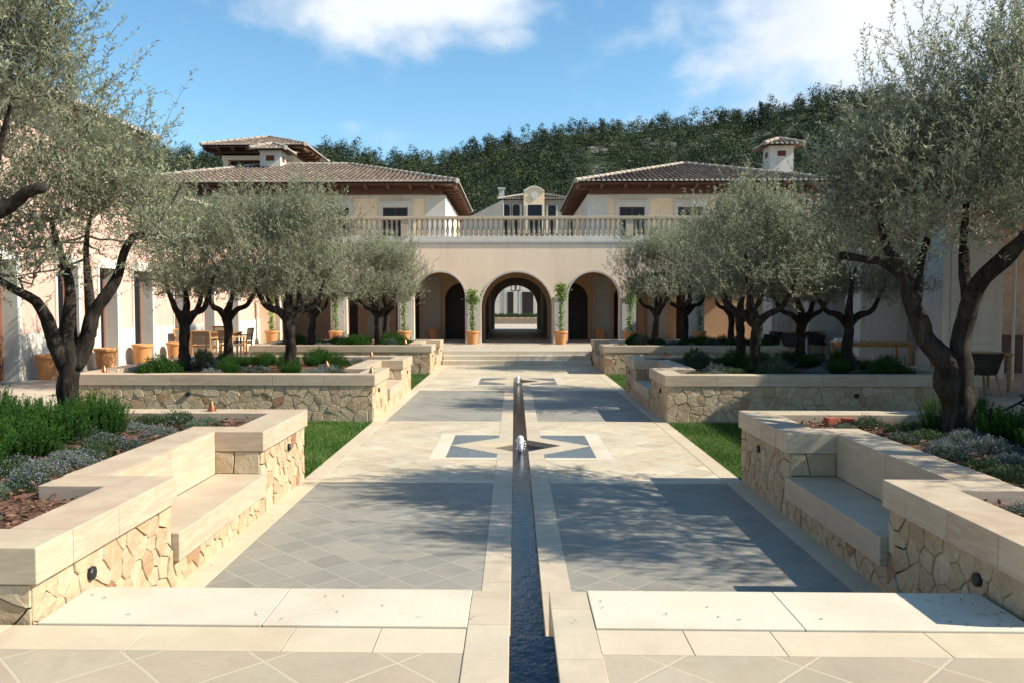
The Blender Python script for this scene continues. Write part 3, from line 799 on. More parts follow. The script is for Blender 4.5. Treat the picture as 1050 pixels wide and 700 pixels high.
def limb(Y, base, pts):
    """pixels of the photograph at distance Y (+dy) -> local coordinates"""
    out = []
    for (px, py, dy, r) in pts:
        x, z = at(px, py, Y + dy); out.append((x - base[0], dy, z - base[2], r))
    return out
def lobe(Y, base, px, py, dy, rx, ry, rz, w):
    x, z = at(px, py, Y + dy); return (x - base[0], dy, z - base[2], rx, ry, rz, w)
# left tree in the nearest planter
YA = 9.0; xa, za = at(70, 440, YA); bA = (xa, YA, SOIL - .05)
limA = [limb(YA, bA, [(68, 452, 0, .21), (69, 425, 0, .165), (72, 395, 0, .15), (73, 368, 0, .15), (70, 345, 0, .13), (71, 318, 0, .10), (69, 290, .05, .075), (62, 262, .1, .05), (55, 225, .1, .03)]),
        limb(YA, bA, [(71, 385, 0, .12), (62, 352, -.1, .10), (52, 326, -.2, .085), (35, 308, -.3, .07), (18, 299, -.4, .055), (-8, 283, -.5, .045), (-30, 250, -.6, .03)]),
        limb(YA, bA, [(75, 375, 0, .14), (88, 350, .05, .115), (98, 326, .1, .10), (110, 302, .1, .085), (119, 283, .1, .07), (127, 260, .1, .06), (137, 244, .1, .055), (152, 240, .0, .05), (166, 241, 0, .045)]),
        limb(YA, bA, [(92, 345, .1, .09), (92, 315, .3, .075), (90, 288, .5, .06), (88, 250, .7, .04), (95, 210, .8, .025)]),
        limb(YA, bA, [(150, 240, 0, .03), (165, 222, .1, .02), (180, 200, .2, .014), (188, 185, .2, .008)])]
lobA = [lobe(YA, bA, 55, 225, 0, 1.15, 1.2, .75, 3), lobe(YA, bA, 118, 215, .1, .62, .9, .62, 1.9), lobe(YA, bA, 20, 135, .1, .85, 1.1, .65, 1.8), lobe(YA, bA, -40, 210, -.3, .9, 1.0, .9, 1.5),
        lobe(YA, bA, 100, 165, .2, .5, .7, .36, 1.0), lobe(YA, bA, 172, 245, .1, .32, .5, .32, .5), lobe(YA, bA, 15, 60, 0, .42, .8, .45, .45), lobe(YA, bA, 20, 275, -.1, .75, .9, .32, 1.0)]
tmA, cmA = olive(limA, lobA, 11, 165, 15, (.060, .0135), 120, .135, .34, 19, (.3, 0, .9), .55, .74)
olive_thing('gnarled olive tree in the nearest left planter, three limbs above rosemary', bA, tmA, cmA)
# its neighbour further left, only limbs and crown reach into the picture
YB = 7.2; xb, _ = at(-170, 430, YB); bB = (xb, YB, SOIL - .05)
limB = [limb(YB, bB, [(-170, 470, 0, .22), (-165, 400, 0, .17), (-150, 340, 0, .16), (-120, 300, 0, .13), (-70, 262, 0, .11), (-25, 232, 0, .095), (5, 212, 0, .085), (28, 198, 0, .07), (47, 192, 0, .055)]),
        limb(YB, bB, [(-155, 355, 0, .14), (-170, 290, .1, .1), (-190, 220, .2, .07), (-180, 150, .2, .04)]),
        limb(YB, bB, [(-20, 230, 0, .07), (-12, 190, .1, .05), (0, 150, .1, .03), (15, 100, .1, .018)])]
lobB = [lobe(YB, bB, -120, 130, 0, 1.2, 1.0, .9, 2.4), lobe(YB, bB, -20, 100, 0, .65, .8, .7, 2.0), lobe(YB, bB, 25, 50, .1, .34, .5, .50, 1.0), lobe(YB, bB, -10, 20, .1, .45, .5, .3, .7), lobe(YB, bB, 85, 110, .1, .30, .4, .16, .28)]
tmB, cmB = olive(limB, lobB, 21, 95, 14, (.062, .0135), 130, .14, .38, 18, (.45, 0, .8), .6, .8)
olive_thing('olive tree at the left picture edge, thick bough and spreading sprays, trunk outside', bB, tmB, cmB)
# right tree in the nearest planter
YR = 8.6; xr, _ = at(982, 430, YR); bR = (xr, YR, SOIL - .05)
limR = [limb(YR, bR, [(986, 450, 0, .24), (984, 420, 0, .20), (978, 395, 0, .18), (968, 372, 0, .15), (953, 350, 0, .135), (944, 330, 0, .12), (938, 308, 0, .11), (928, 287, .05, .095), (918, 268, .1, .08), (905, 240, .2, .05), (900, 200, .3, .03)]),
        limb(YR, bR, [(983, 412, 0, .17), (987, 380, 0, .145), (987, 345, -.05, .13), (994, 315, -.1, .125), (1006, 289, -.2, .12), (1028, 266, -.3, .11), (1055, 240, -.4, .09), (1090, 200, -.5, .06), (1120, 150, -.5, .03)]),
        limb(YR, bR, [(926, 284, .05, .07), (908, 268, 0, .055), (890, 266, -.1, .05), (872, 263, -.1, .048), (862, 261, -.1, .044)]),
        limb(YR, bR, [(938, 310, .1, .08), (944, 270, .4, .06), (955, 220, .6, .04), (970, 170, .6, .025)]),
        limb(YR, bR, [(995, 312, -.1, .09), (985, 270, .3, .07), (990, 220, .5, .045), (1000, 160, .5, .025)])]
lobR = [lobe(YR, bR, 960, 210, 0, 1.0, 1.3, .75, 3), lobe(YR, bR, 893, 225, .2, .5, .9, .42, 1.4), lobe(YR, bR, 985, 140, .1, .9, 1.1, .60, 2.3), lobe(YR, bR, 1060, 190, -.2, 1.1, 1.2, .9, 2.4),
        lobe(YR, bR, 900, 175, .2, .42, .7, .38, .9), lobe(YR, bR, 1035, 75, 0, .55, .8, .45, .8), lobe(YR, bR, 935, 85, .1, .26, .5, .34, .30), lobe(YR, bR, 1110, 90, 0, .8, .9, .7, 1.2)]
tmR, cmR = olive(limR, lobR, 31, 270, 16, (.058, .0125), 220, .145, .34, 20, (-.12, 0, 1), .6, .76)
olive_thing('largest dark olive tree in the nearest right planter, trunk forking low in a V', bR, tmR, cmR)
bS = (7.5, 6.3, SOIL - .05)
olive_thing('olive tree beyond the right picture edge in the nearest right planter', bS, tmB, cmB, PI * .9, 1.0)

# smaller trees in the planters behind: four meshes shared by copies
def small(seed, forks, lobes, nclump=145, per=11):
    lim = [[(0, 0, -.05, .17), (.01, 0, .15, .135), (.02, .01, .5, .12), (-.02, 0, .95, .118), (.0, 0, 1.15, .12), (forks[0][0] * .3, forks[0][1] * .3, 1.42, .085), (forks[0][0] * .6, forks[0][1] * .6, 1.75, .06), (forks[0][0], forks[0][1], forks[0][2], .03)]]
    for f, g_, h in forks[1:]:
        lim.append([(0, 0, 1.02, .10), (f * .28, g_ * .28, 1.27, .085), (f * .62, g_ * .62, 1.42, .065), (f * .9, g_ * .9, (1.42 + h) / 2 + .1, .042), (f * 1.05, g_ * 1.05, h, .02)])
    r2 = random.Random(seed); lobes = [(a + r2.uniform(-.15, .15), b + r2.uniform(-.15, .15), c + r2.uniform(-.12, .12), d * r2.uniform(.8, 1.1), e, f * r2.uniform(.85, 1.15), g) for a, b, c, d, e, f, g in lobes] + [(r2.uniform(-1, 1), r2.uniform(-.5, .5), r2.uniform(2.3, 3.3), .45, .5, .4, .6)] + [(0, 0, 1.84, 1.12, 1.0, .38, 3.2), (-.8, 0, 1.85, .5, .6, .33, .9), (.8, 0, 1.85, .5, .6, .33, .9)]
    return olive(lim, lobes, seed, nclump, per, (.068, .015), 190, .15, .40, 20, (0, 0, 1), .85, .84)
SV = [small(41, [(-.1, .1, 2.4), (-.75, -.1, 2.3), (.8, .1, 2.2), (.1, .7, 2.3)], [(0, 0, 2.55, 1.25, 1.1, .78, 3), (-.35, 0, 3.05, .8, .8, .6, 1.2), (.45, .1, 2.9, .8, .8, .6, 1.2), (.8, 0, 2.2, .5, .6, .42, .6), (-.85, 0, 2.25, .5, .6, .42, .6)]),
      small(52, [(.25, 0, 2.5), (-.7, .3, 2.2), (.65, -.4, 2.25), (-.2, -.6, 2.3)], [(.1, 0, 2.6, 1.15, 1.15, .8, 3), (.3, 0, 3.2, .7, .8, .55, 1.2), (-.6, .1, 2.7, .7, .7, .6, 1), (.75, -.2, 2.35, .5, .6, .5, .6)]),
      small(63, [(-.25, 0, 2.5), (.75, .2, 2.3), (-.6, .4, 2.2), (.3, -.6, 2.2)], [(-.1, 0, 2.65, 1.2, 1.1, .8, 3), (-.4, .2, 3.05, .75, .8, .6, 1.2), (.55, 0, 2.8, .8, .7, .65, 1.2), (-.8, 0, 2.2, .45, .6, .4, .5)])]
SM = [ # x, y, variant, rot, scale, label
 (-4.62, 16.5, 0, 0, 1.0, 'pale green olive tree standing forward in the middle left planter, trunk nearest its bench'),
 (-6.95, 17.0, 1, 1.9, .98, 'outermost olive tree of the middle left planter, next to the terracotta pots and pink wall'),
 (-6.75, 19.0, 2, 4.0, 1.0, 'straight trunked olive tree before the wooden dining chairs, rear of middle left planter'),
 (-5.35, 19.2, 1, 4.4, .95, 'olive tree at the rear of the middle left planter with two limbs parting low'),
 (-4.55, 26.9, 2, 0.7, 1.0, 'slender leaning olive tree closest to the left arch'),
 (-4.5, 28.2, 0, 2.3, .95, 'olive tree just behind the leaning one near the left arch'),
 (-6.8, 27.2, 1, 3.1, 1.0, 'olive tree at the outer side of the farthest left planter'),
 (4.80, 16.8, 1, PI + .2, 1.03, 'grey green olive tree standing forward in the middle right planter'),
 (6.90, 17.4, 0, 2.9, 1.0, 'outermost olive tree of the middle right planter, two spreading limbs before a grey pier'),
 (6.55, 19.2, 2, .6, 1.0, 'dark straight olive tree before the dining tables, rear of middle right planter'),
 (5.2, 19.4, 0, 5.1, 1.0, 'olive tree at the rear of the middle right planter on its inner side'),
 (4.5, 26.7, 2, 2.6, 1.0, 'olive tree in the farthest right planter closest to the right arch'),
 (5.6, 27.6, 1, 0.4, 1.05, 'thick shaded olive tree in the middle of the farthest right planter'),
 (7.0, 27.2, 0, 1.2, 1.0, 'olive tree at the outer side of the farthest right planter')]
for (x, y, v, rz, sc, lab) in SM:
    rs = random.Random(int(x * 100)); olive_thing(lab, (x, y, SOIL - .05), SV[v][0], SV[v][1], rz, (sc * rs.uniform(.92, 1.14), sc * rs.uniform(.92, 1.14), sc * rs.uniform(.88, 1.0)))

# ------------------------------------------------------------------ planting
def rosemary_mesh(seed, h=.47, rad_=.24, stems=170):
    rng = np.random.default_rng(seed); a = rng.uniform(0, 2 * PI, stems); q = rad_ * np.sqrt(rng.uniform(0, 1, stems))
    P0 = np.stack([q * np.cos(a), q * np.sin(a), np.zeros(stems)], 1); H = h * rng.uniform(.6, 1.1, stems) * (1 - .35 * (q / rad_) ** 2)
    D = nrm(np.stack([np.cos(a) * q / rad_ * .28, np.sin(a) * q / rad_ * .28, np.ones(stems)], 1) + rng.normal(0, .10, (stems, 3)))
    P1 = P0 + D * H[:, None]; sv, sf = sticks(P0, P1, .003, .0015)
    k = 62; idx = np.repeat(np.arange(stems), k); t = rng.uniform(.12, 1.0, len(idx)); P = P0[idx] + (P1 - P0)[idx] * t[:, None]
    L = nrm(D[idx] * .9 + nrm(rng.normal(size=(len(idx), 3))) * .75)
    lv, lf = leaves(P, L, rng.uniform(.02, .036, len(idx)), .0056, rng)
    r = np.clip(t * .6 + rng.uniform(0, .4, len(idx)), 0, 1)
    return np_mesh('rosemary', np.concatenate([lv, sv]), np.concatenate([lf, sf + len(lv)]), [M['rosemary'], M['rosemary']], np.concatenate([r, np.full(len(sf), .3)]), np.concatenate([np.zeros(len(lf)), np.ones(len(sf))]))
RM = [rosemary_mesh(1), rosemary_mesh(2, .44, .22), rosemary_mesh(3, .38, .25)]
def cushion_mesh(seed, leafmat, flower, rx, h, n, nf, ll=(.012, .022), wd=.006):
    rng = np.random.default_rng(seed); u = rng.uniform(0, 1, n) ** .5; a = rng.uniform(0, 2 * PI, n); lump = 1 + .22 * np.sin(a * 3 + seed) + .12 * np.sin(a * 7 + seed * 2)
    x = rx * u * np.cos(a) * lump; y = rx * u * np.sin(a) * lump; z = h * (1 - u ** 2.4) * rng.uniform(.35, 1.05, n) * (1 + .25 * np.sin(x * 40) * np.cos(y * 37)) - .015
    P = np.stack([x, y, z], 1); D = nrm(np.stack([x / rx * .6, y / rx * .6, np.full(n, .75)], 1) + rng.normal(0, .5, (n, 3)))
    lv, lf = leaves(P, D, rng.uniform(ll[0], ll[1], n), wd, rng); m = np.zeros(n)
    if nf:
        k = rng.choice(np.where(z > np.quantile(z, .25))[0], nf); Pf = P[k] + np.stack([rng.normal(0, .01, nf), rng.normal(0, .01, nf), rng.uniform(.01, .035, nf)], 1)
        fv, ff = leaves(Pf, rng.normal(size=(nf, 3)) + np.array([[0, 0, .6]]), rng.uniform(.008, .015, nf), .009, rng)
        lf = np.concatenate([lf, ff + len(lv)]); lv = np.concatenate([lv, fv]); m = np.concatenate([m, np.ones(nf)])
    return np_mesh('cushion', lv, lf, [leafmat, M['violet']], rng.uniform(0, 1, len(lf)), m)
CU = {'violet': [cushion_mesh(4, M['sage'], 1, .24, .13, 6200, 700), cushion_mesh(5, M['herb'], 1, .22, .12, 6000, 500)],
      'silver': [cushion_mesh(6, M['sage'], 0, .17, .10, 3600, 0), cushion_mesh(7, M['sage'], 0, .22, .09, 4200, 300)],
      'green': [cushion_mesh(8, M['herb'], 0, .26, .11, 6000, 0), cushion_mesh(9, M['herb'], 0, .22, .14, 5200, 200)],
      'bush': [cushion_mesh(10, M['rosemary'], 0, .33, .30, 5200, 0, (.02, .05), .010), cushion_mesh(12, M['herb'], 1, .30, .26, 4200, 900, (.02, .045), .010)]}
def single(name, me, label, cat, loc, rz=0, sc=1, group=None):
    o = link(name, me); o.location = loc; o.rotation_euler = (0, 0, rz); o.scale = (sc,) * 3 if isinstance(sc, (int, float)) else sc
    return props(o, label, cat, group)
rnd = random.Random(3)
# rosemary hedge, nearest left planter (sunlit)
RL = [(-5.55, 8.55, 0, 1.05), (-5.15, 8.62, 1, .95), (-4.62, 8.75, 0, 1.12), (-4.98, 8.25, 2, 1.0), (-5.45, 8.05, 1, 1.1), (-5.0, 7.75, 0, 1.05), (-4.62, 8.15, 1, 1.0), (-4.55, 7.35, 2, 1.1), (-4.85, 7.05, 0, 1.05), (-4.6, 6.7, 1, 1.1), (-5.3, 7.3, 0, 1.1), (-4.42, 8.5, 0, .9), (-5.9, 8.2, 1, 1.1), (-6.0, 8.9, 0, 1.2), (-4.45, 6.35, 0, .95)]
for (x, y, k, sc) in RL:
    single('rosemary_bush', RM[k], 'upright dark green rosemary in the sunlit hedge of the nearest left planter', 'shrub', (x, y, SOIL - .03), rnd.uniform(0, 6), (sc, sc, sc * rnd.uniform(.85, 1.1)), 'rosemary hedge in the nearest left planter')
RR = [(4.55, 8.85, 0, .95), (4.95, 9.05, 1, .9), (5.75, 8.6, 0, 1.0), (5.5, 8.2, 1, 1.0), (5.1, 8.35, 2, 1.0), (4.75, 8.2, 0, .9), (5.95, 8.1, 0, 1.05), (5.5, 7.7, 1, 1.0), (5.1, 7.6, 0, .95), (5.35, 7.0, 1, 1.0), (4.75, 7.5, 2, .9), (5.0, 6.9, 0, .95), (4.85, 6.4, 1, .9)]
for (x, y, k, sc) in RR:
    single('rosemary_bush', RM[k], 'dark shaded rosemary in the hedge of the nearest right planter', 'shrub', (x, y, SOIL - .03), rnd.uniform(0, 6), (sc, sc, sc * rnd.uniform(.8, 1.0)), 'rosemary hedge in the nearest right planter')
# low cushions in the nearest planters
def cush(kind, x, y, sc, label, group):
    k = rnd.randrange(2); single({'violet': 'thyme_cushion', 'silver': 'santolina_cushion', 'green': 'herb_cushion', 'bush': 'herb_bush'}[kind], CU[kind][k], label, 'plant', (x, y, SOIL - .025), rnd.uniform(0, 6), sc, group)
side = {-1: 'left', 1: 'right'}
for s in (-1, 1):
    seen = []
    for k in range(90):
        x = rnd.uniform(3.2, 4.5); y = rnd.uniform(4.85, 9.55)
        if x < 3.65 and 5.6 < y < 8.7: continue
        if x < 3.32: continue
        if any(math.hypot(x - p, y - q) < .29 for p, q in seen): continue
        seen.append((x, y))
        kind = 'violet' if (3.7 < x < 4.35 and y < 8.6 and rnd.random() < .62) else rnd.choice(['green', 'silver', 'green'] if y > 6 else ['silver', 'silver', 'violet'])
        lab = {'violet': 'low thyme cushion dotted with tiny violet flowers in the nearest %s planter', 'silver': 'small silver grey cushion plant in the nearest %s planter', 'green': 'low green herb cushion in the nearest %s planter'}[kind] % side[s]
        cush(kind, s * x, y, rnd.uniform(.75, 1.15), lab, {'violet': 'violet thyme cushions', 'silver': 'silver cushions', 'green': 'green herb cushions'}[kind] + ' in the nearest %s planter' % side[s])
# bushes in the middle and far planters
for s in (-1, 1):
    for pi_, pn in ((1, 'middle'), (2, 'farthest')):
        y0, y1 = PL[pi_]; seen = []
        for k in range(170 if pi_ == 1 else 90):
            x = rnd.uniform(3.3, 7.6); y = rnd.uniform(y0 + .55, y1 - .6)
            if x < 3.75 and y0 + 1.2 < y < y1 - 1.2: continue
            if any(math.hypot(x - p, y - q) < .40 for p, q in seen): continue
            seen.append((x, y))
            if y > y0 + 1.0 and x > 4.2 and rnd.random() < .55:
                single('rosemary_bush', RM[rnd.randrange(3)], 'green rosemary clump under the olives of the %s %s planter' % (pn, side[s]), 'shrub', (s * x, y, SOIL - .03), rnd.uniform(0, 6), rnd.uniform(.5, .78), 'rosemary in the %s %s planter' % (pn, side[s]))
            else:
                kind = rnd.choice(['violet', 'green', 'bush', 'silver'] if x > 3.9 else ['silver', 'green'])
                lab = {'violet': 'violet flowering thyme in the %s %s planter', 'silver': 'flat silver grey cushion in the %s %s planter', 'green': 'flat green herb mat in the %s %s planter', 'bush': 'rounded leafy herb bush in the %s %s planter'}[kind] % (pn, side[s])
                cush(kind, s * x, y, rnd.uniform(.9, 1.3), lab, lab.split(' in the ')[0] + 's, %s %s planter' % (pn, side[s]))

# copper spike lights
def copper_light():
    t = thing('garden_light', 'x', 'garden light', (0, 0, 0), 0, 'copper garden lights in the beds')
    h = MB(); h.lathe([(.010, 0), (.052, .005), (.060, .03), (.056, .07), (.040, .12), (.022, .165), (.008, .195), (.002, .20)], 20); h.obj('hood', M['copper'], t, True)
    p = MB(); p.tube([(0, 0, -.12), (0, 0, .0)], .008, 8); p.obj('spike', M['iron'], t); return t
cl = copper_light(); first = True
for (px, py, z, lab) in [(217, 427, SOIL, 'teardrop copper light on the bark at the far corner of the nearest left planter'), (381, 386, SOIL, 'shiny copper light at the inner front corner of the middle left planter'),
        (336, 379, SOIL, 'small copper light beside the trunk of the foremost middle left olive'), (381, 368, SOIL, 'dark copper light beside the bench of the middle left planter, in shade'),
        (107, 384.5, SOIL, 'dark copper light at the outer end of the middle left planter near the pots'), (729, 379, SOIL, 'copper light at the front corner of the middle right planter'), (682, 368, SOIL, 'dark copper light behind the bench of the middle right planter'), (416, 354, SOIL, 'tiny copper light in the farthest left planter')]:
    # invert pixel at height z
    u = (px - 509) / F; v = -(py - 350) / F; c, s_ = math.cos(PITCH), math.sin(PITCH); dx, dy, dz = u, c + v * s_, -s_ + v * c
    dx, dy = dx * math.cos(YAW) - dy * math.sin(YAW), dx * math.sin(YAW) + dy * math.cos(YAW); tt = (z - CAMZ) / dz
    loc = (CAMX + dx * tt, dy * tt, z)
    if first: cl.location = loc; cl['label'] = lab; first = False; cl.rotation_euler = (.08, .05, 0)
    else: o = dup(cl, loc, rnd.uniform(0, 6), lab); o.rotation_euler = (rnd.uniform(-.1, .1), rnd.uniform(-.1, .1), 0)
# two bricks and a hose in the nearest right planter
for k, (x, y, lab) in enumerate([(3.52, 9.42, 'left one of two red clay blocks in the nearest right planter'), (3.70, 9.40, 'right one of two red clay blocks in the nearest right planter')]):
    b = MB(); b.box(-.07, .07, -.05, .05, 0, .085, .008)
    for q in (-.035, .035): b.box(q - .02, q + .02, -.051, .051, .02, .065, .003)
    o = b.obj('clay_block', M['brick']); o.location = (x, y, SOIL - .02); o.rotation_euler = (0, 0, .2 * (1 - 2 * k)); props(o, lab, 'brick', 'red clay blocks')
h = MB(); pts = []
for k in range(60):
    a = k / 59 * 2 * PI * 1.6; pts.append((.20 * math.cos(a) * (1 + .1 * math.sin(k)), .14 * math.sin(a), .16 + .10 * math.sin(a * .7) + .02 * k / 30))
pts = [(.25, -.3, 0)] + pts + [(-.4, .2, .02)]
h.tube(pts, .011, 8); o = h.obj('garden_hose', M['black'], None, True); o.location = (5.45, 8.75, SOIL + .12); props(o, 'black looped hose lying among the rosemary of the nearest right planter', 'hose')

# ------------------------------------------------------------------ roofs
def tile_roof(x0, x1, y0, y1, ze, tan, mat, parent, ov=0):
    """hipped roof of barrel tiles: rows of half round cover tiles over a deck"""
    mb = MB(); Wx, Wy = x1 - x0, y1 - y0; hd = min(Wx, Wy) / 2; rr = random.Random(int(Wx * 97))
    def face(P, u, v, Wd):
        sp = .235; n = int(Wd / sp); sp = Wd / n
        for i in range(n):
            c = (i + .5) * sp; L = min(c, Wd - c, hd)
            if L < .08: continue
            k = max(1, round(L / .42)); st = L / k
            for j in range(k):
                r = rr.random() * .92; ra, rb = .092, .080; d0, d1 = j * st - (.05 if j == 0 else .06), (j + 1) * st
                rings = []
                for d, q, lift in ((d0, ra, .045), (d1, rb, .015)):
                    ring = []
                    for m in range(6):
                        a = PI * m / 5; ring.append(mb.bm.verts.new(P + u * (c - q * math.cos(a)) + v * d + Vector((0, 0, d * tan + lift + q * math.sin(a)))))
                    rings.append(ring)
                for m in range(5): mb._face([rings[0][m], rings[0][m + 1], rings[1][m + 1], rings[1][m]], r)
                if j == 0: mb._face(rings[0][::-1], 1.0)
    X, Y = Vector((1, 0, 0)), Vector((0, 1, 0))
    A, B, C, D = Vector((x0, y0, ze)), Vector((x1, y0, ze)), Vector((x1, y1, ze)), Vector((x0, y1, ze))
    face(A, X, Y, Wx); face(B, Y, -X, Wy); face(C, -X, -Y, Wx); face(D, -Y, X, Wy)
    if Wx >= Wy: R0, R1 = Vector((x0 + hd, y0 + hd, ze + hd * tan)), Vector((x1 - hd, y0 + hd, ze + hd * tan))
    else: R0, R1 = Vector((x0 + hd, y0 + hd, ze + hd * tan)), Vector((x0 + hd, y1 - hd, ze + hd * tan))
    if Wx >= Wy: polys = [[A, B, R1, R0], [B, C, R1], [C, D, R0, R1], [D, A, R0]]; hips = [(A, R0), (D, R0), (B, R1), (C, R1)]
    else: polys = [[A, B, R0], [B, C, R1, R0], [C, D, R1], [D, A, R0, R1]]; hips = [(A, R0), (B, R0), (C, R1), (D, R1)]
    for p in polys: mb.quad([q + Vector((0, 0, .02)) for q in p], .1)
    if (R1 - R0).length > .1: hips.append((R0, R1))
    for (p, q) in hips:
        L = (q - p).length; k = max(1, int(L / .42))
        for j in range(k):
            a = p.lerp(q, j / k); b = p.lerp(q, (j + 1.08) / k); z = Vector((0, 0, .07)); mb.tube([a + z, b + z - Vector((0, 0, .02))], [.125, .105], 8, True, 0, .93 + .04 * rr.random())
    return mb.obj('roof', mat, parent)
def eaves(x0, x1, y0, y1, ze, over, parent, tan, step=1.1):
    """dark timber soffit, fascia and separate rafters under a hipped roof"""
    mb = MB(); t = .05
    mb.box(x0 + .06, x1 - .06, y0 + .06, y1 - .06, ze - .075, ze - .012)
    mb.box(x0 + over - .05, x1 - over + .05, y0 + over - .05, y1 - over + .05, ze - .42, ze - .08)
    mb.obj('soffit', M['wood'], parent)
    n = round((x1 - x0) / step)
    for i in range(n + 1):
        x = x0 + .15 + (x1 - x0 - .3) * i / n; r = MB(); r.box(x - .055, x + .055, y0 + .08, y0 + over - .052, ze - .23, ze - .077, .004); r.obj('rafter', M['wood2'], parent)
    n = round((y1 - y0) / step)
    for i in range(1, n + 1):
        y = y0 + .15 + (y1 - y0 - .3) * i / n
        for (p, q) in ((x0 + .08, x0 + over - .052), (x1 - over + .052, x1 - .08)):
            r = MB(); r.box(p, q, y - .055, y + .055, ze - .23, ze - .077, .004); r.obj('rafter', M['wood2'], parent)
M['wood2'] = m_plain('rafter_timber', (.13, .062, .036), .65, .25, 9, .2)

# ------------------------------------------------------------------ arcade building
YF = 35.0; ZB = 4.62
arc = thing('arcade_building', 'peach stuccoed arcade with round arches below the balcony, closing the courtyard', 'building', (0, YF, 0))
def loc_(mb):
    for v in mb.bm.verts: v.co.y -= YF
    return mb
ARCH = [(0, 1.51, 3.47)] + [(s * (3.275 + 2.87 * k), 1.09, 3.47) for k in range(3) for s in (-1, 1)]
ARCH.sort()
w = MB(); x = -12.2; TH_ = .55
def arch_cells(mb, arches, xa, xb, zb, zt, y0, y1, N=20, r=.5):
    x = xa
    for (c, h, ap) in arches:
        spz = ap - h
        mb.vprism([(x, zb), (c - h, zb), (c - h, zt), (x, zt)], y0, y1, r)
        pts = [(c - h * math.cos(PI * i / N), spz + h * math.sin(PI * i / N)) for i in range(N + 1)]
        for i in range(N): mb.vprism([pts[i], pts[i + 1], (pts[i + 1][0], zt), (pts[i][0], zt)], y0, y1, r)
        x = c + h
    mb.vprism([(x, zb), (xb, zb), (xb, zt), (x, zt)], y0, y1, r)
arch_cells(w, ARCH, -12.2, 12.2, Z1, ZB, YF, YF + TH_)
loc_(w).obj('front_wall', M['peach'], arc)
for (c, h, ap) in ARCH:
    tr = MB(); N = 24; spz = ap - h
    pts = [(c - h, Z1)] + [(c - h * math.cos(PI * i / N), spz + h * math.sin(PI * i / N)) for i in range(N + 1)] + [(c + h, Z1)]
    out = [(c - h - .07, Z1)] + [(c - (h + .07) * math.cos(PI * i / N), spz + (h + .07) * math.sin(PI * i / N)) for i in range(N + 1)] + [(c + h + .07, Z1)]
    for i in range(len(pts) - 1): tr.vprism([pts[i], pts[i + 1], out[i + 1], out[i]], YF - .02, YF + .03, .5)
    loc_(tr).obj('arch_trim', M['greystone'], arc)
cx = sorted([(ARCH[i][0] + ARCH[i][1] + ARCH[i + 1][0] - ARCH[i + 1][1]) / 2 for i in range(len(ARCH) - 1)])
for c in cx:
    p = MB(); p.box(c - .25, c + .25, YF - .045, YF + .02, Z1, 2.32, .006); p.box(c - .29, c + .29, YF - .075, YF + .03, 2.321, 2.42, .008); p.box(c - .29, c + .29, YF - .07, YF + .03, Z1, .72, .008)
    loc_(p).obj('pilaster', M['greystone'], arc)
p = MB(); p.box(-12.2, 12.2, YF - .025, YF + .3, ZB + .001, ZB + .08, .01); p.box(-12.2, 12.2, YF - .05, YF + .3, ZB + .081, ZB + .22, .015); loc_(p).obj('cornice', M['greystone'], arc)
p = MB(); p.box(-12.2, 12.2, YF + .301, 54, ZB, ZB + .2); p.box(-12.2, 12.2, YF + TH_ + .001, 54, ZB - .25, ZB - .001); loc_(p).obj('terrace_deck', M['tile_terrace'], arc)
# inner wall of the loggia and the central passage
YI = 38.6; iw = MB()
INN = [(-8.0, .55, 3.0), (-5.1, .55, 3.0), (-2.55, .80, 3.1), (0, 1.45, 3.35), (2.55, .80, 3.1), (5.1, .55, 3.0), (8.0, .55, 3.0)]
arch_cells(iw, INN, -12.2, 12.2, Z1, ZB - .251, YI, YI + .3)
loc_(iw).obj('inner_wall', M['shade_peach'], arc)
for s in (-1, 1):
    for (p_, q_) in ((3.55, 4.4), (6.1, 7.0)):
        iw = MB(); a, b = sorted((s * p_, s * q_)); iw.box(a, b, YI - .06, YI - .002, Z1, 3.4, .006); loc_(iw).obj('stone_panel', M['darkened_stone'], arc)
iw = MB(); YT = 54.0
for s in (-1, 1):
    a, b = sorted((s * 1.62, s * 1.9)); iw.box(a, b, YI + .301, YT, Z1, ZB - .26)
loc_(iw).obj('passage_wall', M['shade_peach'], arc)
iw = MB(); arch_cells(iw, [(0, 1.38, 3.3)], -1.61, 1.61, Z1, ZB - .262, YT - .5, YT); loc_(iw).obj('passage_arch', M['whitestone'], arc)
iw = MB()
for (c, h, ap) in INN:
    if c: iw = MB(); iw.box(c - h - .3, c + h + .3, YI + .9, YI + 1.0, Z1, 3.6); loc_(iw).obj('doorway_dark', M['doors_and_dark'], arc)  # black sheet behind each arch, standing for the unlit space beyond
# balustrade
bal = thing('balustrade', 'pale stone balustrade along the balcony above the arches', 'balustrade', (0, YF, ZB + .22))
zt = .97
p = MB(); p.box(-8.7, 8.7, -.04, .13, 0, .13, .01); p.obj('plinth', M['balst'] if 'balst' in M else M['whitestone'], bal)
p = MB()
for k in range(12): p.box(-8.7 + k * 1.45, -8.7 + k * 1.45 + 1.447, -.12, .15, zt - .13, zt, .015)
p.obj('handrail', M['cap'], bal)
PEDX = [-8.55, -4.75, 4.75, 8.55]
for x in PEDX:
    p = MB(); p.box(x - .15, x + .15, -.08, .11, .131, zt - .131, .008); p.obj('pedestal', M['cap'], bal)
bm_ = MB(); bm_.lathe([(.062, 0), (.062, .04), (.045, .06), (.040, .09), (.062, .16), (.072, .22), (.062, .32), (.042, .44), (.034, .54), (.042, .58), (.036, .60), (.056, .64), (.056, .708)], 10)
bme = bm_.mesh('baluster', M['cap'], True)
k = 0; x = -8.3
while x < 8.4:
    if all(abs(x - q) > .22 for q in PEDX):
        o = link('baluster', bme, bal); o.location = (x, .03, .131)
    x += .215
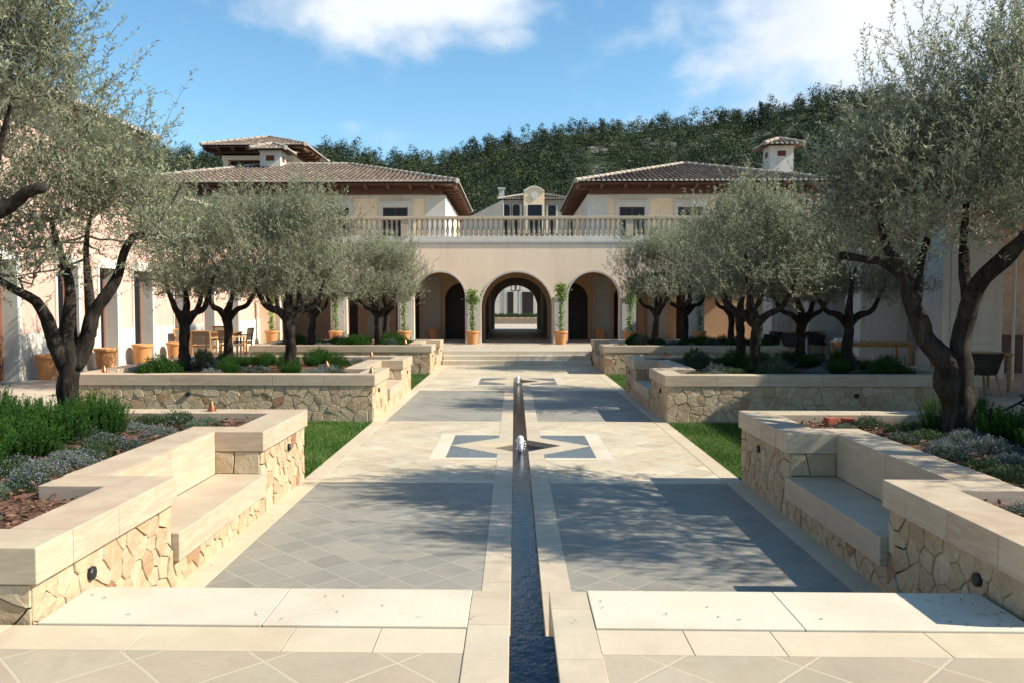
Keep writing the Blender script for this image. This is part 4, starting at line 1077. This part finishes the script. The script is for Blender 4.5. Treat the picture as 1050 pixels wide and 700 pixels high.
# ------------------------------------------------------------------ pavilions
def window(parent, x0, x1, z0, z1, y, wood=True, mat=None):
    f = MB(); b = .2
    f.box(x0 - b, x0 - .002, y - .04, y + .05, z0, z1 + .25, .006); f.box(x1 + .002, x1 + b, y - .04, y + .05, z0, z1 + .25, .006); f.box(x0 - .001, x1 + .001, y - .04, y + .05, z1, z1 + .25, .006)
    f.box(x0 - b - .06, x1 + b + .06, y - .10, y - .041, z1 + .252, z1 + .32, .006)
    fo = f.obj('window', mat or M['greystone'], parent)
    g_ = MB(); g_.box(x0, x1, y + .005, y + .03, z0, z1); g_.obj('pane', M['glass'], fo)
    c = MB(); xm = (x0 + x1) / 2
    for q in (x0 + .03, xm, x1 - .03): c.box(q - .03, q + .03, y - .018, y + .004, z0, z1)
    c.box(x0 + .06, x1 - .06, y - .016, y + .004, z1 - .06, z1); c.obj('sash', M['wood'], fo)
def pavilion(s):
    x0, x1 = (3.45, 14.5) if s > 0 else (-19.2, -3.45)
    yA, yB, ze = 40.0, 50.4, 7.80
    t = thing('pavilion', 'right hand upper pavilion with low hipped tile roof and white chimney tower' if s > 0 else 'left hand upper pavilion with hipped tile roof and belvedere rising behind', 'building', (s * 9, yA, 0), 0, 'two upper pavilions behind the balcony')
    base = Vector((-s * 9, -yA, 0))
    root = thing('tmp', 'x', 'x'); bpy.data.objects.remove(root)
    def fin(mb, name, mat, smooth=False):
        for v in mb.bm.verts: v.co += base
        return mb.obj(name, mat, t, smooth)
    m = MB(); m.box(x0, x1, yA, yB, Z1 + .3, ze - .43); fin(m, 'wall', M['pavilion_wall'])
    xc = x0 if s > 0 else x1
    m = MB(); a, b = sorted((xc - s * .03, xc + s * .95)); m.box(a, b, yA - .05, yA + 4.2, ZB + .2, ze - .44, .01); fin(m, 'corner_pier', M['greystone'])
    m = MB(); m.box(x0 - .02, x1 + .02, yA - .02, yB, ze - .62, ze - .425); fin(m, 'frieze', M['greystone'])
    # windows are built straight in world space then parented with an inverse
    holder_children = []
    for (c, hw) in ([(5.55, .6), (8.35, .6), (11.1, .6)] if s > 0 else [(-5.85, .6), (-8.7, .6), (-12.1, .45)]):
        before = set(t.children)
        window(t, c - hw - s * 9, c + hw - s * 9, 5.2 if abs(c) < 10 else 6.1, 6.76 if abs(c) < 10 else 6.7, -.03)
    ox0, ox1 = (2.75, 15.2) if s > 0 else (-20.0, -2.75)
    before = list(t.children)
    tile_roof(ox0 - s * 9, ox1 - s * 9, 38.8 - yA, 51.6 - yA, ze, .29, M['roof'], t)
    eaves(ox0 - s * 9, ox1 - s * 9, 38.8 - yA, 51.6 - yA, ze, 1.15 if False else .85, t, .29)
    return t
def chimney(t, x0, x1, y0, y1, z0, z1, base):
    m = MB(); m.box(x0, x1, y0, y1, z0, z1, .01); m.box(x0 - .05, x1 + .05, y0 - .05, y1 + .05, z1 + .001, z1 + .06)
    for v in m.bm.verts: v.co += base
    c = m.obj('chimney', M['whitestone'], t)
    ym, xm = (y0 + y1) / 2, (x0 + x1) / 2
    for (a, b, p, q) in ((xm - .22, xm + .22, y0 - .012, y0 + .02), (x0 - .012, x0 + .02, ym - .22, ym + .22), (x1 - .02, x1 + .012, ym - .22, ym + .22)):
        m = MB(); m.box(a, b, p, q, z1 - .48, z1 - .2)
        for v in m.bm.verts: v.co += base
        m.obj('vent', M['brickred'], c)
    r = tile_roof(x0 - .42 + base.x, x1 + .42 + base.x, y0 - .42 + base.y, y1 + .42 + base.y, z1 + .065, .42, M['roof'], c)
M['brickred'] = m_plain('red_brown_vent', (.13, .035, .02), .8, .2, 10, .1)
pvL = pavilion(-1); pvR = pavilion(1)
chimney(pvR, 13.5, 14.75, 44.6, 45.8, 7.9, 10.45, Vector((-9, -40, 0)))
chimney(pvL, -13.65, -12.55, 44.0, 45.1, 7.9, 10.2, Vector((9, -40, 0)))
# belvedere
bv = thing('belvedere', 'open belvedere with its own tile roof rising behind the left pavilion', 'building', (-14.65, 48.9, 0))
m = MB(); m.box(-2.0, 2.0, -2.0, 2.0, 5, 9.55); m.box(-2.05, 2.05, -2.05, 2.05, 10.25, 10.6)
for sx_ in (-1, 1):
    for sy_ in (-1, 1): a, b = sorted((sx_ * 1.7, sx_ * 2.0)); p, q = sorted((sy_ * 1.7, sy_ * 2.0)); m.box(a, b, p, q, 9.551, 10.249)
m.obj('wall', M['pavilion_wall'], bv)
m = MB(); m.box(-1.68, 1.68, -1.6, 1.6, 9.552, 10.248); m.obj('opening_dark', M['darkwood'], bv)  # solid dark block standing for the shaded inside of the belvedere
tile_roof(-2.95, 2.95, -2.9, 2.9, 10.92, .33, M['roof'], bv); eaves(-2.95, 2.95, -2.9, 2.9, 10.92, .9, bv, .33, .9)
for q in (-.9, 0, .9):
    m = MB(); m.box(q - .06, q + .06, -1.72, -1.604, 9.552, 10.248, .004); m.obj('post', M['wood2'], bv)

# ------------------------------------------------------------------ left wing (sunlit pink)
XL = -11.0
wl_ = thing('side_wing', 'sunlit pink wing on the left with door recesses and pale stone base', 'building', (XL, 20, 0))
REC = [(12.5, 13.6), (14.6, 15.7), (16.7, 17.85), (19.35, 20.4), (21.35, 22.4), (23.3, 24.6), (26.1, 27.2), (28.6, 29.7), (31.2, 32.3)]
def fl(mb, name, mat, parent=wl_, smooth=False):
    for v in mb.bm.verts: v.co -= Vector((XL, 20, 0))
    return mb.obj(name, mat, parent, smooth)
def wing_z(y): return 6.75 if y < 23.2 else 5.3
pk, pl_, jm = MB(), MB(), MB()
ys = [10] + [v for r in REC for v in r] + [35.0 - .001]
for i in range(0, len(ys), 2):
    pk.box(XL - .5, XL, ys[i], ys[i + 1], Z1 + 1.0, 3.2); pl_ = MB(); pl_.box(XL - .5, XL + .03, ys[i] - .01, ys[i + 1] + .01, Z1, Z1 + .999, .006); fl(pl_, 'plinth', M['whitestone'])
pk.box(XL - .5, XL, 10, 23.2, 3.2, 6.7); pk.box(XL - .5, XL + .001, 23.201, 34.98, 3.2, 5.25)
pk.box(XL - 8, XL - .501, 10, 23.2, Z1, 6.69); pk.box(XL - 8, XL - .75, 23.201, 34.98, Z1, 5.24)
fl(pk, 'wall', M['pink'])
for (a, b) in REC:
    jm = MB(); jm.box(XL - .49, XL + .035, a - .001, a + .09, Z1, 3.2, .004); jm.box(XL - .49, XL + .035, b - .02, b + .12, Z1, 3.2, .004); jm.box(XL - .49, XL + .035, a + .091, b - .021, 3.08, 3.32, .004)
    js = fl(jm, 'door_surround', M['whitestone'])
    d = MB(); d.box(XL - .40, XL - .32, a + .091, b - .021, Z1, 3.079); do = fl(d, 'door', M['doorwood'])
    d = MB(); d.box(XL - .318, XL - .31, a + .2, b - .13, Z1 + .3, 2.9); fl(d, 'pane', M['glass'], do).parent = do
tile_roof(XL - 8.6 - XL, XL + .75 - XL, 9 - 20, 23.6 - 20, 6.75, .29, M['roof'], wl_); tile_roof(-8.6, .75, 23.0 - 20, 34.6 - 20, 5.32, .25, M['roof'], wl_)
e = MB(); e.box(XL - 8, XL + .6, 9.2, 23.45, 6.60, 6.735); e.box(XL - 8, XL + .6, 23.5, 34.5, 5.2, 5.30); fl(e, 'eaves', M['wood2'])

# ------------------------------------------------------------------ right wing (shaded piers and loggia)
XR = 9.6
wr = thing('loggia_wing', 'shaded wing on the right with tall grey stone piers and dark openings', 'building', (XR, 20, 0))
def fr_(mb, name, mat, parent=wr):
    for v in mb.bm.verts: v.co -= Vector((XR, 20, 0))
    return mb.obj(name, mat, parent)
for (y0, x1) in ((18.9, 10.95), (23.3, 10.9), (27.4, 10.8), (31.3, 10.4)):
    p = MB(); p.box(XR, x1, y0, y0 + 1.1, Z1, 4.1, .008); p.box(XR - .04, x1 + .04, y0 - .05, y0 + 1.14, Z1, Z1 + .6, .01); p.box(XR + .18, x1 - .18, y0 - .02, y0 + .01, Z1 + .8, 3.7, .01); fr_(p, 'pier', M['greystone'])
p = MB(); p.box(13.2, 13.5, 21.5, 35, Z1, 4.1); fr_(p, 'back_wall', M['darkened_stone'])  # wall tone darkened to paint in the loggia gloom
for y in (24.0, 28.2, 32.0):
    p = MB(); p.box(13.1, 13.199, y, y + 1.6, Z1, 3.2); fr_(p, 'door', M['doors_and_dark'])
p = MB(); p.box(11.6, 20, 21.3, 21.6, Z1, 4.1); fr_(p, 'rubble_wall', M['pinkrubble'])
p = MB(); p.box(XR - .1, 20, 4, 21.25, 4.1, 4.45); p.box(XR - .1, 20, 21.25, 35, 4.101, 4.45); fr_(p, 'lintel', M['pink'])  # slab runs on unseen towards the camera to darken the right beds
p = MB(); p.tube([(11.02, 18.6, Z1), (11.02, 18.6, 4.1)], .035, 8); fr_(p, 'downpipe', M['whitestone'])
for y in (4.2, 7.4, 11.0, 14.8):  # nearest bays are out of view, added to carry the shading roof
    p = MB(); p.box(XR, 10.9, y, y + 1.1, Z1, 4.1, .008); fr_(p, 'pier', M['greystone'])
tile_roof(-.7, 9.5, 3.5 - 20, 34.6 - 20, 4.47, .26, M['roof'], wr)  # unseen near end stretched to shade planting; eave set low to sunlight the lawn
# bar counter
bc = thing('bar_counter', 'dark red timber bar counter against the pinkish rubble wall', 'counter', (13.4, 20.75, Z1))
p = MB(); p.box(-1.6, 3, -.25, .3, 0, .84); p.obj('body', M['darkwood'], bc)
for k in range(6): p = MB(); p.box(-1.55 + k * .75, -1.55 + k * .75 + .7, -.28, -.251, .08, .8, .006); p.obj('door', M['darkwood'], bc)
p = MB(); p.box(-1.66, 3.05, -.32, .32, .841, .90, .006); p.obj('countertop', M['wood'], bc)

# ------------------------------------------------------------------ courtyard beyond the passage, and the far house
cy = thing('courtyard_house', 'whitewashed stone house with dark doorways seen through the central arch', 'building', (0, 74, 0))
m = MB(); m.box(-9, 9, 0, 4, Z1, 7); m.obj('wall', M['courtwall'], cy)
for (c, hw) in ((-.45, .27), (1.1, .50), (-3.2, .5), (4.0, .5)):
    m = MB(); m.box(c - hw - .28, c + hw + .28, -.06, -.003, Z1, 3.42, .01); d = m.obj('door_surround', M['greystone'], cy)
    m = MB(); m.box(c - hw, c + hw, -.09, -.061, Z1, 3.15); m.obj('door', M['doors_and_dark'], d)
yp = thing('courtyard_planter', 'low stone planter with green edge in the inner courtyard', 'planter', (0, 68, Z1))
m = MB(); m.box(-3.2, 3.2, -.4, .4, 0, .42); m.box(-3.3, 3.3, -.48, .48, .421, .55, .01); m.obj('stone_wall', M['cap'], yp)
m = cushion_mesh(61, M['herb'], 0, .5, .3, 1500, 0, (.05, .1), .03)
for k in range(9): o = link('foliage', m, yp); o.location = (-2.4 + k * .6, 0, .53)

fh = thing('far_house', 'distant pale house with arched windows and round medallion between the two pavilions', 'building', (2, 85, 0))
def P85(px, py): x, z = at(px, py, 85); return x - 2, z
m = MB(); xa_, zt_ = P85(513, 205); xb_, _ = P85(582, 205); _, zb_ = P85(500, 240)
m.box(xa_, xb_, 0, 8, zb_ - 3, zt_); m.obj('wall', M['darkened_stone'], fh)
xg0, zg = P85(537, 197); xg1, _ = P85(558, 197); gb = MB()
pts = [(xg0, zb_), (xg1, zb_), (xg1, zg - .1)] + [(xg1 + (xg0 - xg1) * i / 12, zg - .1 + .45 * math.sin(PI * i / 12)) for i in range(1, 12)] + [(xg0, zg - .1)]
gb.vprism(pts, -.6, -.002); gb.obj('gable', M['pavilion_wall'], fh)
xm_, zm_ = P85(547.5, 201.5); c = MB(); c.tube([(xm_, -.6, zm_), (xm_, -.68, zm_)], .42, 20); c.tube([(xm_, -.681, zm_), (xm_, -.70, zm_)], .27, 20); c.obj('medallion', M['whitestone'], fh)
c = MB()
for i in range(12): pass
pts_o = pts[2:]; c.bm.free(); c = MB()
for i in range(len(pts_o) - 1):
    a, b = pts_o[i], pts_o[i + 1]; c.vprism([a, b, (b[0], b[1] + .18), (a[0], a[1] + .18)], -.72, -.601, .5)
c.obj('gable_trim', M['whitestone'], fh)
for (p0, p1, top, ar, yy) in ((515.5, 523, 210, True, 0), (525.5, 533, 210, True, 0), (541, 555.5, 211, False, -.6), (562, 570, 211, False, 0)):
    a, z_ = P85(p0, top); b, _ = P85(p1, top); z0 = zb_
    wdw = MB(); r_ = (b - a) / 2
    poly = [(a, z0), (b, z0), (b, z_ - (r_ if ar else 0))] + ([((a + b) / 2 + r_ * math.cos(PI * i / 10), z_ - r_ + r_ * math.sin(PI * i / 10)) for i in range(1, 10)] if ar else []) + [(a, z_ - (r_ if ar else 0))]
    wdw.vprism(poly, yy - .03, yy - .003); wo_ = wdw.obj('window', M['glass'], fh)
    fm = MB(); fm.box(a - .18, a - .003, yy - .09, yy - .001, z0, z_); fm.box(b + .003, b + .18, yy - .09, yy - .001, z0, z_); fm.obj('frame', M['whitestone'], wo_)
rf = tile_roof(xa_ - .3, xb_ + .4, -.5, 9, zt_, .28, M['roof'], fh)
cx0, cz0 = P85(514, 200); c = MB(); c.box(cx0 - .28, cx0 + .28, .8, 1.4, zt_ - .5, zt_ + 1.2); c.box(cx0 - .4, cx0 + .4, .7, 1.5, zt_ + 1.201, zt_ + 1.35); c.obj('chimney', M['greystone'], fh)
lr = thing('low_house', 'low grey roofed building beside the distant house, just above the balustrade', 'building', (-3, 80, 0))
a, z0 = at(478, 224, 80); b, z1_ = at(516, 205, 80); m = MB(); m.vprism([(a - 4 + 3, z0 - 3), (b + 3, z0 - 3), (b + 3, z1_), (a + 3, z0)], 0, 6); m.obj('roof', M['darkened_stone'], lr)
m = MB(); m.box(a + 3.3, b + 2.9, .3, 5.7, 0, z0 - 3.001); m.obj('wall', M['greystone'], lr)

# lantern in the passage
la = thing('lantern', 'black iron lantern hanging under the central arch', 'lantern', (at(528.7, 291, 39.8)[0], 39.8, at(528, 298, 39.8)[1]))
m = MB(); hw, hh = .21, .66
for sx_ in (-1, 1):
    for sy_ in (-1, 1): m.box(sx_ * hw - .018, sx_ * hw + .018, sy_ * hw - .018, sy_ * hw + .018, 0, hh)
m.box(-hw - .03, hw + .03, -hw - .03, hw + .03, -.03, .0); m.box(-hw - .03, hw + .03, -hw - .03, hw + .03, hh, hh + .04); m.lathe([(.2, hh + .04), (.05, hh + .16), (.02, hh + .2)], 8)
m.tube([(0, 0, hh + .19), (0, 0, ZB - .26 - la.location.z)], .012, 6); m.obj('frame', M['iron'], la)
m = MB(); m.lathe([(.05, .02), (.05, .2), (.035, .25), (.03, .34), (.01, .4)], 10); m.obj('candle', M['lamp_glass'], la)

# ------------------------------------------------------------------ pots and climbing plants
def pot_mesh(h, r0, r1):
    m = MB(); m.lathe([(r0 * .98, 0), (r0, .01), (r1 * .97, h * .80), (r1 * .98, h * .82), (r1 * 1.08, h * .84), (r1 * 1.10, h * .97), (r1 * 1.06, h), (r1 * .92, h), (r1 * .90, h * .9)], 28, (0, 0, 0), None, False)
    m.lathe([(.001, h * .89), (r1 * .9, h * .9)], 28, (0, 0, 0), None, False); return m
pot = pot_mesh(.50, .19, .25)
pme = pot.mesh('terracotta_pot', M['terracotta'], True)
bigme = pot_mesh(.50, .19, .235).mesh('terracotta_pot', M['terracotta'], True)
PX = [(-1.85, 'first potted climber left of the central arch'), (1.85, 'first potted climber right of the central arch'), (-4.72, 'potted climber left of the left arch'), (4.72, 'potted climber right of the right arch'),
      (-7.6, 'potted climber on the third pilaster left, behind the olives'), (7.6, 'potted climber on the third pilaster right, behind the olives'), (-10.3, 'potted climber in the left corner of the arcade')]
def vine_mesh(seed, h):
    rng = np.random.default_rng(seed); n = 760; t = rng.uniform(0, 1, n); t = np.where(rng.random(n) < .45, rng.uniform(.68, 1.0, n), t)
    sp = .05 + .07 * (t > .68) + .03 * np.sin(t * 17 + seed) ** 2
    P = np.stack([rng.normal(0, 1, n) * sp, rng.normal(0, .5, n) * sp - .03, t * h], 1); D = rng.normal(size=(n, 3)) + np.array([[0, -.3, -.3]])
    v, f = leaves(P, D, rng.uniform(.06, .12, n), rng.uniform(.04, .07, n), rng)
    A = np.array([[.02 * math.sin(k * 2.1 + seed), 0, h * k / 10] for k in range(10)]); B = np.array([[.02 * math.sin((k + 1) * 2.1 + seed), 0, h * (k + 1) / 10] for k in range(10)])
    A = np.concatenate([A, [[.03, .02, -.1]]]); B = np.concatenate([B, [[.03, .02, h]]]); sv, sf = sticks(A, B, .012, .010)
    return np_mesh('climbing_plant', np.concatenate([v, sv]), np.concatenate([f, sf + len(v)]), [M['vine'], M['twig']], np.concatenate([rng.uniform(0, 1, n), np.full(len(sf), .5)]), np.concatenate([np.zeros(n), np.ones(len(sf))]))
for k, (x, lab) in enumerate(PX):
    y = 34.45
    single('terracotta_pot', pme, lab.replace('potted climber', 'terracotta pot with climber,').replace('first terracotta', 'terracotta'), 'pot', (x, y, Z1), 0, 1.08, 'terracotta pots along the arcade')
    single('climbing_plant', vine_mesh(70 + k, 2.05 - .25 * (k % 3 == 0)), lab.replace('potted climber', 'bright green climber'), 'plant', (x, y, Z1 + .45), 0, 1, 'climbing plants in the arcade pots')
for k, (px, py, lab) in enumerate([(44, 388, 'wide terracotta pot by the pink wall, nearest at the left edge'), (99, 381, 'second terracotta pot by the pink wall, just right of the olive trunk'), (137, 374, 'third terracotta pot by the pink wall, before a grey door surround'), (168, 369, 'fourth terracotta pot by the pink wall, half behind an olive trunk')]):
    yy = (18.3, 20.9, 23.0, 25.2)[k]; x, _ = at(px, py, yy); x = max(x, XL + .42)
    single('terracotta_pot', bigme, lab, 'pot', (x, yy, Z1), 0, 1.12 if k < 3 else 1.0, 'terracotta pots along the pink wing')
for s in (-1, 1):
    single('terracotta_pot', pme, 'dim terracotta pot inside the arcade behind the %s arch' % side[s], 'pot', (s * 3.85, 38.1, Z1), 0, 1.0, 'terracotta pots along the arcade')

# ------------------------------------------------------------------ furniture
def table(name, label, loc, rz, lx, ly, h, mat, group):
    t = thing(name, label, 'table', loc, rz, group)
    m = MB()
    for k in range(6): m.box(-lx / 2, lx / 2, -ly / 2 + k * ly / 6 + .003, -ly / 2 + (k + 1) * ly / 6 - .003, h - .04, h, .004)
    m.obj('tabletop', mat, t)
    m = MB(); m.box(-lx / 2 + .08, lx / 2 - .08, -ly / 2 + .07, ly / 2 - .07, h - .11, h - .041); m.obj('apron', mat, t)
    for sx_ in (-1, 1):
        for sy_ in (-1, 1):
            m = MB(); m.tube([(sx_ * (lx / 2 - .06), sy_ * (ly / 2 - .06), 0), (sx_ * (lx / 2 - .06), sy_ * (ly / 2 - .06), h - .042)], [.026, .038], 4); m.obj('leg', mat, t)
    return t
def armchair(label):
    """teak frame with woven seat and back"""
    t = thing('armchair', label, 'chair', (0, 0, 0), 0, 'teak armchairs around the left table')
    for sx_ in (-1, 1):
        m = MB(); m.box(sx_ * .27 - .025, sx_ * .27 + .025, -.27, -.22, 0, .64, .004); m.obj('leg', M['teak'], t)
        m = MB(); m.tube([(sx_ * .27, .24, 0), (sx_ * .27, .24, .45), (sx_ * .27, .31, .88)], .025, 6); m.obj('leg', M['teak'], t)
        m = MB(); m.box(sx_ * .27 - .035, sx_ * .27 + .035, -.29, .26, .641, .668, .006); m.obj('armrest', M['teak'], t)
    for (q0, q1) in ((-.25, -.22), (.22, .25)): m = MB(); m.box(-.27, .27, q0, q1, .38, .42); m.obj('seat_rail', M['teak'], t)
    m = MB(); m.tube([(-.27, .31, .87), (.27, .31, .87)], .022, 6); m.obj('top_rail', M['teak'], t)
    m = MB(); m.box(-.27, .27, .225, .255, .1, .13); m.obj('stretcher', M['teak'], t)
    m = MB()
    for k in range(14): m.tube([(-.25, -.24 + k * .034, .43 - .012 * math.sin(k / 13 * PI)), (.25, -.24 + k * .034, .43 - .012 * math.sin(k / 13 * PI))], .015, 6)
    m.obj('seat', M['rope'], t)
    m = MB()
    for k in range(13): m.tube([(-.25, .255 + .0044 * k + .005, .50 + k * .028), (.25, .255 + .0044 * k + .005, .50 + k * .028)], .013, 6)
    m.obj('backrest', M['rope'], t); return t
def at_ground(px, py, z):
    u = (px - 509) / F; v = -(py - 350) / F; c, s_ = math.cos(PITCH), math.sin(PITCH); dx, dy, dz = u, c + v * s_, -s_ + v * c
    dx, dy = dx * math.cos(YAW) - dy * math.sin(YAW), dx * math.sin(YAW) + dy * math.cos(YAW); tt = (z - CAMZ) / dz
    return CAMX + dx * tt, dy * tt
tx, ty = at_ground(214, 366, Z1)
table('dining_table', 'teak dining table with armchairs on the left terrace', (tx - .1, ty + .9, Z1), 0, 1.5, .95, .76, M['teak'], 'dining tables on the terraces')
CHL = [(210, 369, PI, 'teak armchair with grey woven back turned to the viewer, between two olive trunks'), (238, 367, PI * .85, 'teak armchair with woven back right of the straight olive trunk'), (248, 364, PI * .5 + PI, 'rightmost teak armchair facing the left dining table'), (192, 366, PI * .5, 'leftmost teak armchair next to the olive trunk'), (222, 360, 0, 'teak armchair on the far side of the left dining table')]
ac = armchair(CHL[0][3])
for k, (px, py, rz, lab) in enumerate(CHL):
    x, y = at_ground(px, py, Z1)
    if k == 0: ac.location = (x, y, Z1); ac.rotation_euler = (0, 0, rz)
    else: dup(ac, (x, y, Z1), rz, lab)
def tub(label):
    t = thing('tub_chair', label, 'chair', (0, 0, 0), 0, 'dark woven tub chairs on the right terrace')
    m = MB(); n = 26; rows = 9
    for j in range(rows):
        z = .43 + j * .043; pts = []
        for k in range(n + 1):
            a = PI * (-.12 + 1.24 * k / n); q = .27 + .012 * j; pts.append((q * math.cos(a), q * math.sin(a) * .92, z - (0 if abs(k - n / 2) < n * .33 else .10 * j / rows)))
        m.tube(pts, .021, 6)
    m.obj('backrest', M['wicker'], t)
    m = MB(); m.lathe([(.05, .385), (.25, .39), (.27, .42), (.26, .46), (.05, .475)], 20); m.obj('seat', M['wicker'], t)
    for sx_ in (-1, 1):
        for sy_ in (-1, 1):
            m = MB(); m.tube([(sx_ * .25, sy_ * .23, 0), (sx_ * .18, sy_ * .17, .40)], [.014, .022], 6); m.obj('leg', M['teak'], t)
    return t
xb2, yb2 = at(998, 357, 15.9)[0], 15.9
tb = table('dining_table', 'teak table at the right edge, beside the big forked olive', (xb2 + .15, 16.3, Z1), 0, 1.25, .8, .75, M['teak'], 'dining tables on the terraces')
tcx = tub('dark woven tub chair drawn up to the teak table at the right edge'); tcx.location = (at(1007, 380, 15.4)[0], 15.45, Z1); tcx.rotation_euler = (0, 0, PI + .1)
xa2 = at(897, 350, 20.2)[0]
table('dining_table', 'long teak table behind the middle right planter with folded linen on it', (xa2, 20.4, Z1), 0, 1.7, .85, .76, M['teak'], 'dining tables on the terraces')
m = MB(); m.box(-.28, .28, -.15, .15, 0, .03, .008); m.box(-.24, .24, -.13, .13, .031, .06, .008); m.box(-.25, .2, -.12, .12, .061, .085, .008)
o = m.obj('folded_linen', M['linen']); o.location = (at(869, 347, 20.1)[0], 20.2, Z1 + .762); props(o, 'stack of pale folded linen on the long teak table', 'linen')
xc2 = at(818, 335, 26.5)[0]
table('dining_table', 'teak table deep on the right terrace near the peach wall', (xc2 + .2, 27.2, Z1), 0, 1.6, .85, .78, M['teak'], 'dining tables on the terraces')
for (px, Y, rz, lab) in ((813, 25.2, PI, 'dark tub chair turned away before the far right table, between olive trunks'), (838, 26.4, PI * .5, 'dark tub chair at the right end of the far table'), (790, 26.2, PI * 1.5, 'dark tub chair at the left end of the far table')):
    dup(tcx, (at(px, 370, Y)[0], Y, Z1), rz, lab)

# ------------------------------------------------------------------ hill and woods
RID = [(-600, 175), (-300, 160), (0, 145), (130, 152), (180, 159), (240, 165), (300, 162), (335, 160), (380, 164), (430, 167), (470, 161), (500, 154), (530, 148), (570, 138), (620, 135), (700, 131), (760, 125), (800, 114), (830, 106), (880, 104), (940, 110), (1050, 135), (1300, 150), (1700, 170)]
YH = 330.0
def ridge(X):
    px = 527.5 + X * F / YH
    for (a, b) in zip(RID[:-1], RID[1:]):
        if a[0] <= px <= b[0]:
            t = (px - a[0]) / (b[0] - a[0]); t = t * t * (3 - 2 * t); y = a[1] + (b[1] - a[1]) * t; break
    else: y = 175
    return CAMZ + (311 - y) * YH / F
def hill_z(X, Y):
    t = (Y - 105) / (YH - 105); X0 = X * YH / max(Y, 60); ta = (ridge(X0) - CAMZ) / YH
    if t <= 0: return -1
    g_ = t ** .75 if t <= 1 else max(.0, 1 - .5 * (t - 1))
    n_ = min(1, t * 3)
    return CAMZ * min(1, t * 4) - 1 + Y * ta * g_ + n_ * Y / 330 * (1.8 * noise.noise(Vector((X * .025, Y * .025, 1))) + .8 * noise.noise(Vector((X * .09, Y * .09, 4))))
nx_, ny_ = 190, 90; xs = np.linspace(-420, 460, nx_); ysg = np.linspace(104, 470, ny_)
V = np.array([(x, y, hill_z(x, y)) for y in ysg for x in xs]); I = np.arange(nx_ * ny_).reshape(ny_, nx_)
Fq = np.stack([I[:-1, :-1].ravel(), I[:-1, 1:].ravel(), I[1:, 1:].ravel(), I[1:, :-1].ravel()], 1)
struct(link('hill', np_mesh('hill', V, Fq, M['hill'], None, None, True)))
def pine_proto(seed, h, w, n, kind):
    rng = np.random.default_rng(seed); C = []
    for k in range(16):
        t = rng.uniform(.22, 1)
        q = w * {'cone': (1.05 - t) * 1.15, 'round': math.sqrt(max(0, 1 - (2 * t - 1.1) ** 2)) * .9 + .1, 'flat': .4 + .7 * (t > .6)}[kind] * rng.uniform(.35, 1)
        a = rng.uniform(0, 2 * PI); C.append((q * math.cos(a), q * math.sin(a), t * h))
    C = np.array(C); k = rng.integers(0, 16, n); P = C[k] + rng.normal(0, 1, (n, 3)) * np.array([w * .24, w * .24, h * .075]); P[:, 2] = np.maximum(P[:, 2], h * .06)
    O_ = nrm((P - C[k]) / np.array([1, 1, .5]) + np.array([[0, 0, .4]]) + rng.normal(0, .25, (n, 3))); D = np.cross(O_, rng.normal(size=(n, 3))); tone = rng.normal(0, .12, 16)[k]
    r = np.clip(.45 + tone + rng.normal(0, .18, n), 0, 1)
    v, f = leaves(P, D, rng.uniform(.40, .85, n), rng.uniform(.28, .55, n), rng, O_); return v, r
rng = np.random.default_rng(9); PR = [pine_proto(1, 7, 2.6, 190, 'round'), pine_proto(2, 8, 2.2, 190, 'cone'), pine_proto(3, 6, 3.0, 190, 'round'), pine_proto(4, 5, 2.4, 150, 'round'), pine_proto(5, 9, 2.6, 200, 'round')]
Vs, Rs = [], []; cnt = 0
while cnt < 5600:
    Y = 125 + 225 * rng.uniform(0, 1) ** .75; X = rng.uniform(-.68, .70) * Y * 1.02
    px = 527.5 + X / Y * F
    if 600 < px < 730 and 200 < Y < 300 and noise.noise(Vector((X * .03, Y * .03, 7))) > .22: continue     # rocky clearings
    z = hill_z(X, Y)
    if (311 - (z + 7 - CAMZ) * F / Y) > 225 and False: continue
    v, r = PR[rng.integers(0, 5)]; s = rng.uniform(.42, .98) * (1.0 if Y > 230 else .85); a = rng.uniform(0, 2 * PI); c_, s_ = math.cos(a), math.sin(a)
    q = v * s; Vs.append(np.stack([q[:, 0] * c_ - q[:, 1] * s_ + X, q[:, 0] * s_ + q[:, 1] * c_ + Y, q[:, 2] + z - .5], 1)); Rs.append(np.clip(r + rng.normal(.03, .32), 0, 1)); cnt += 1
V = np.concatenate(Vs).astype(np.float32); R_ = np.concatenate(Rs); Fq = np.arange(len(V)).reshape(-1, 4)
props(link('forest', np_mesh('forest', V, Fq, M['pine'], R_)), 'dark green pine wood covering the hillside behind the buildings', 'forest', None, 'stuff')
# single trees standing out on the skyline
for (px, kind, h, w, lab) in ((833, 'flat', 10, 3.6, 'broad dark umbrella pine standing out on the ridge right of the chimney'), (775, 'cone', 8, 1.4, 'small pointed conifer on the ridge above the white chimney'), (737, 'round', 7.5, 2.4, 'round pine on the skyline left of the white chimney'),
                              (522, 'cone', 9, 2.2, 'pointed pine on the skyline above the distant house'), (485, 'round', 8, 2.6, 'bushy pine on the skyline right of the left roof'), (355, 'round', 7, 2.8, 'rounded pine on the low ridge above the left pavilion roof')):
    Y = 322; X = (px - 527.5) / F * Y; z = hill_z(X, Y)
    t = thing('pine_tree', lab, 'tree', (X, Y, z - .4), 0, 'trees standing out on the ridge')
    v, r = pine_proto(px, h, w, 420, kind); link('crown', np_mesh('crown', v, np.arange(len(v)).reshape(-1, 4), M['pine'], r * .7), t)
    m = MB(); m.tube([(0, 0, -.5), (.1, 0, h * .4), (0, .1, h * .8)], [.28, .2, .08], 6); m.obj('trunk', M['bark'], t)
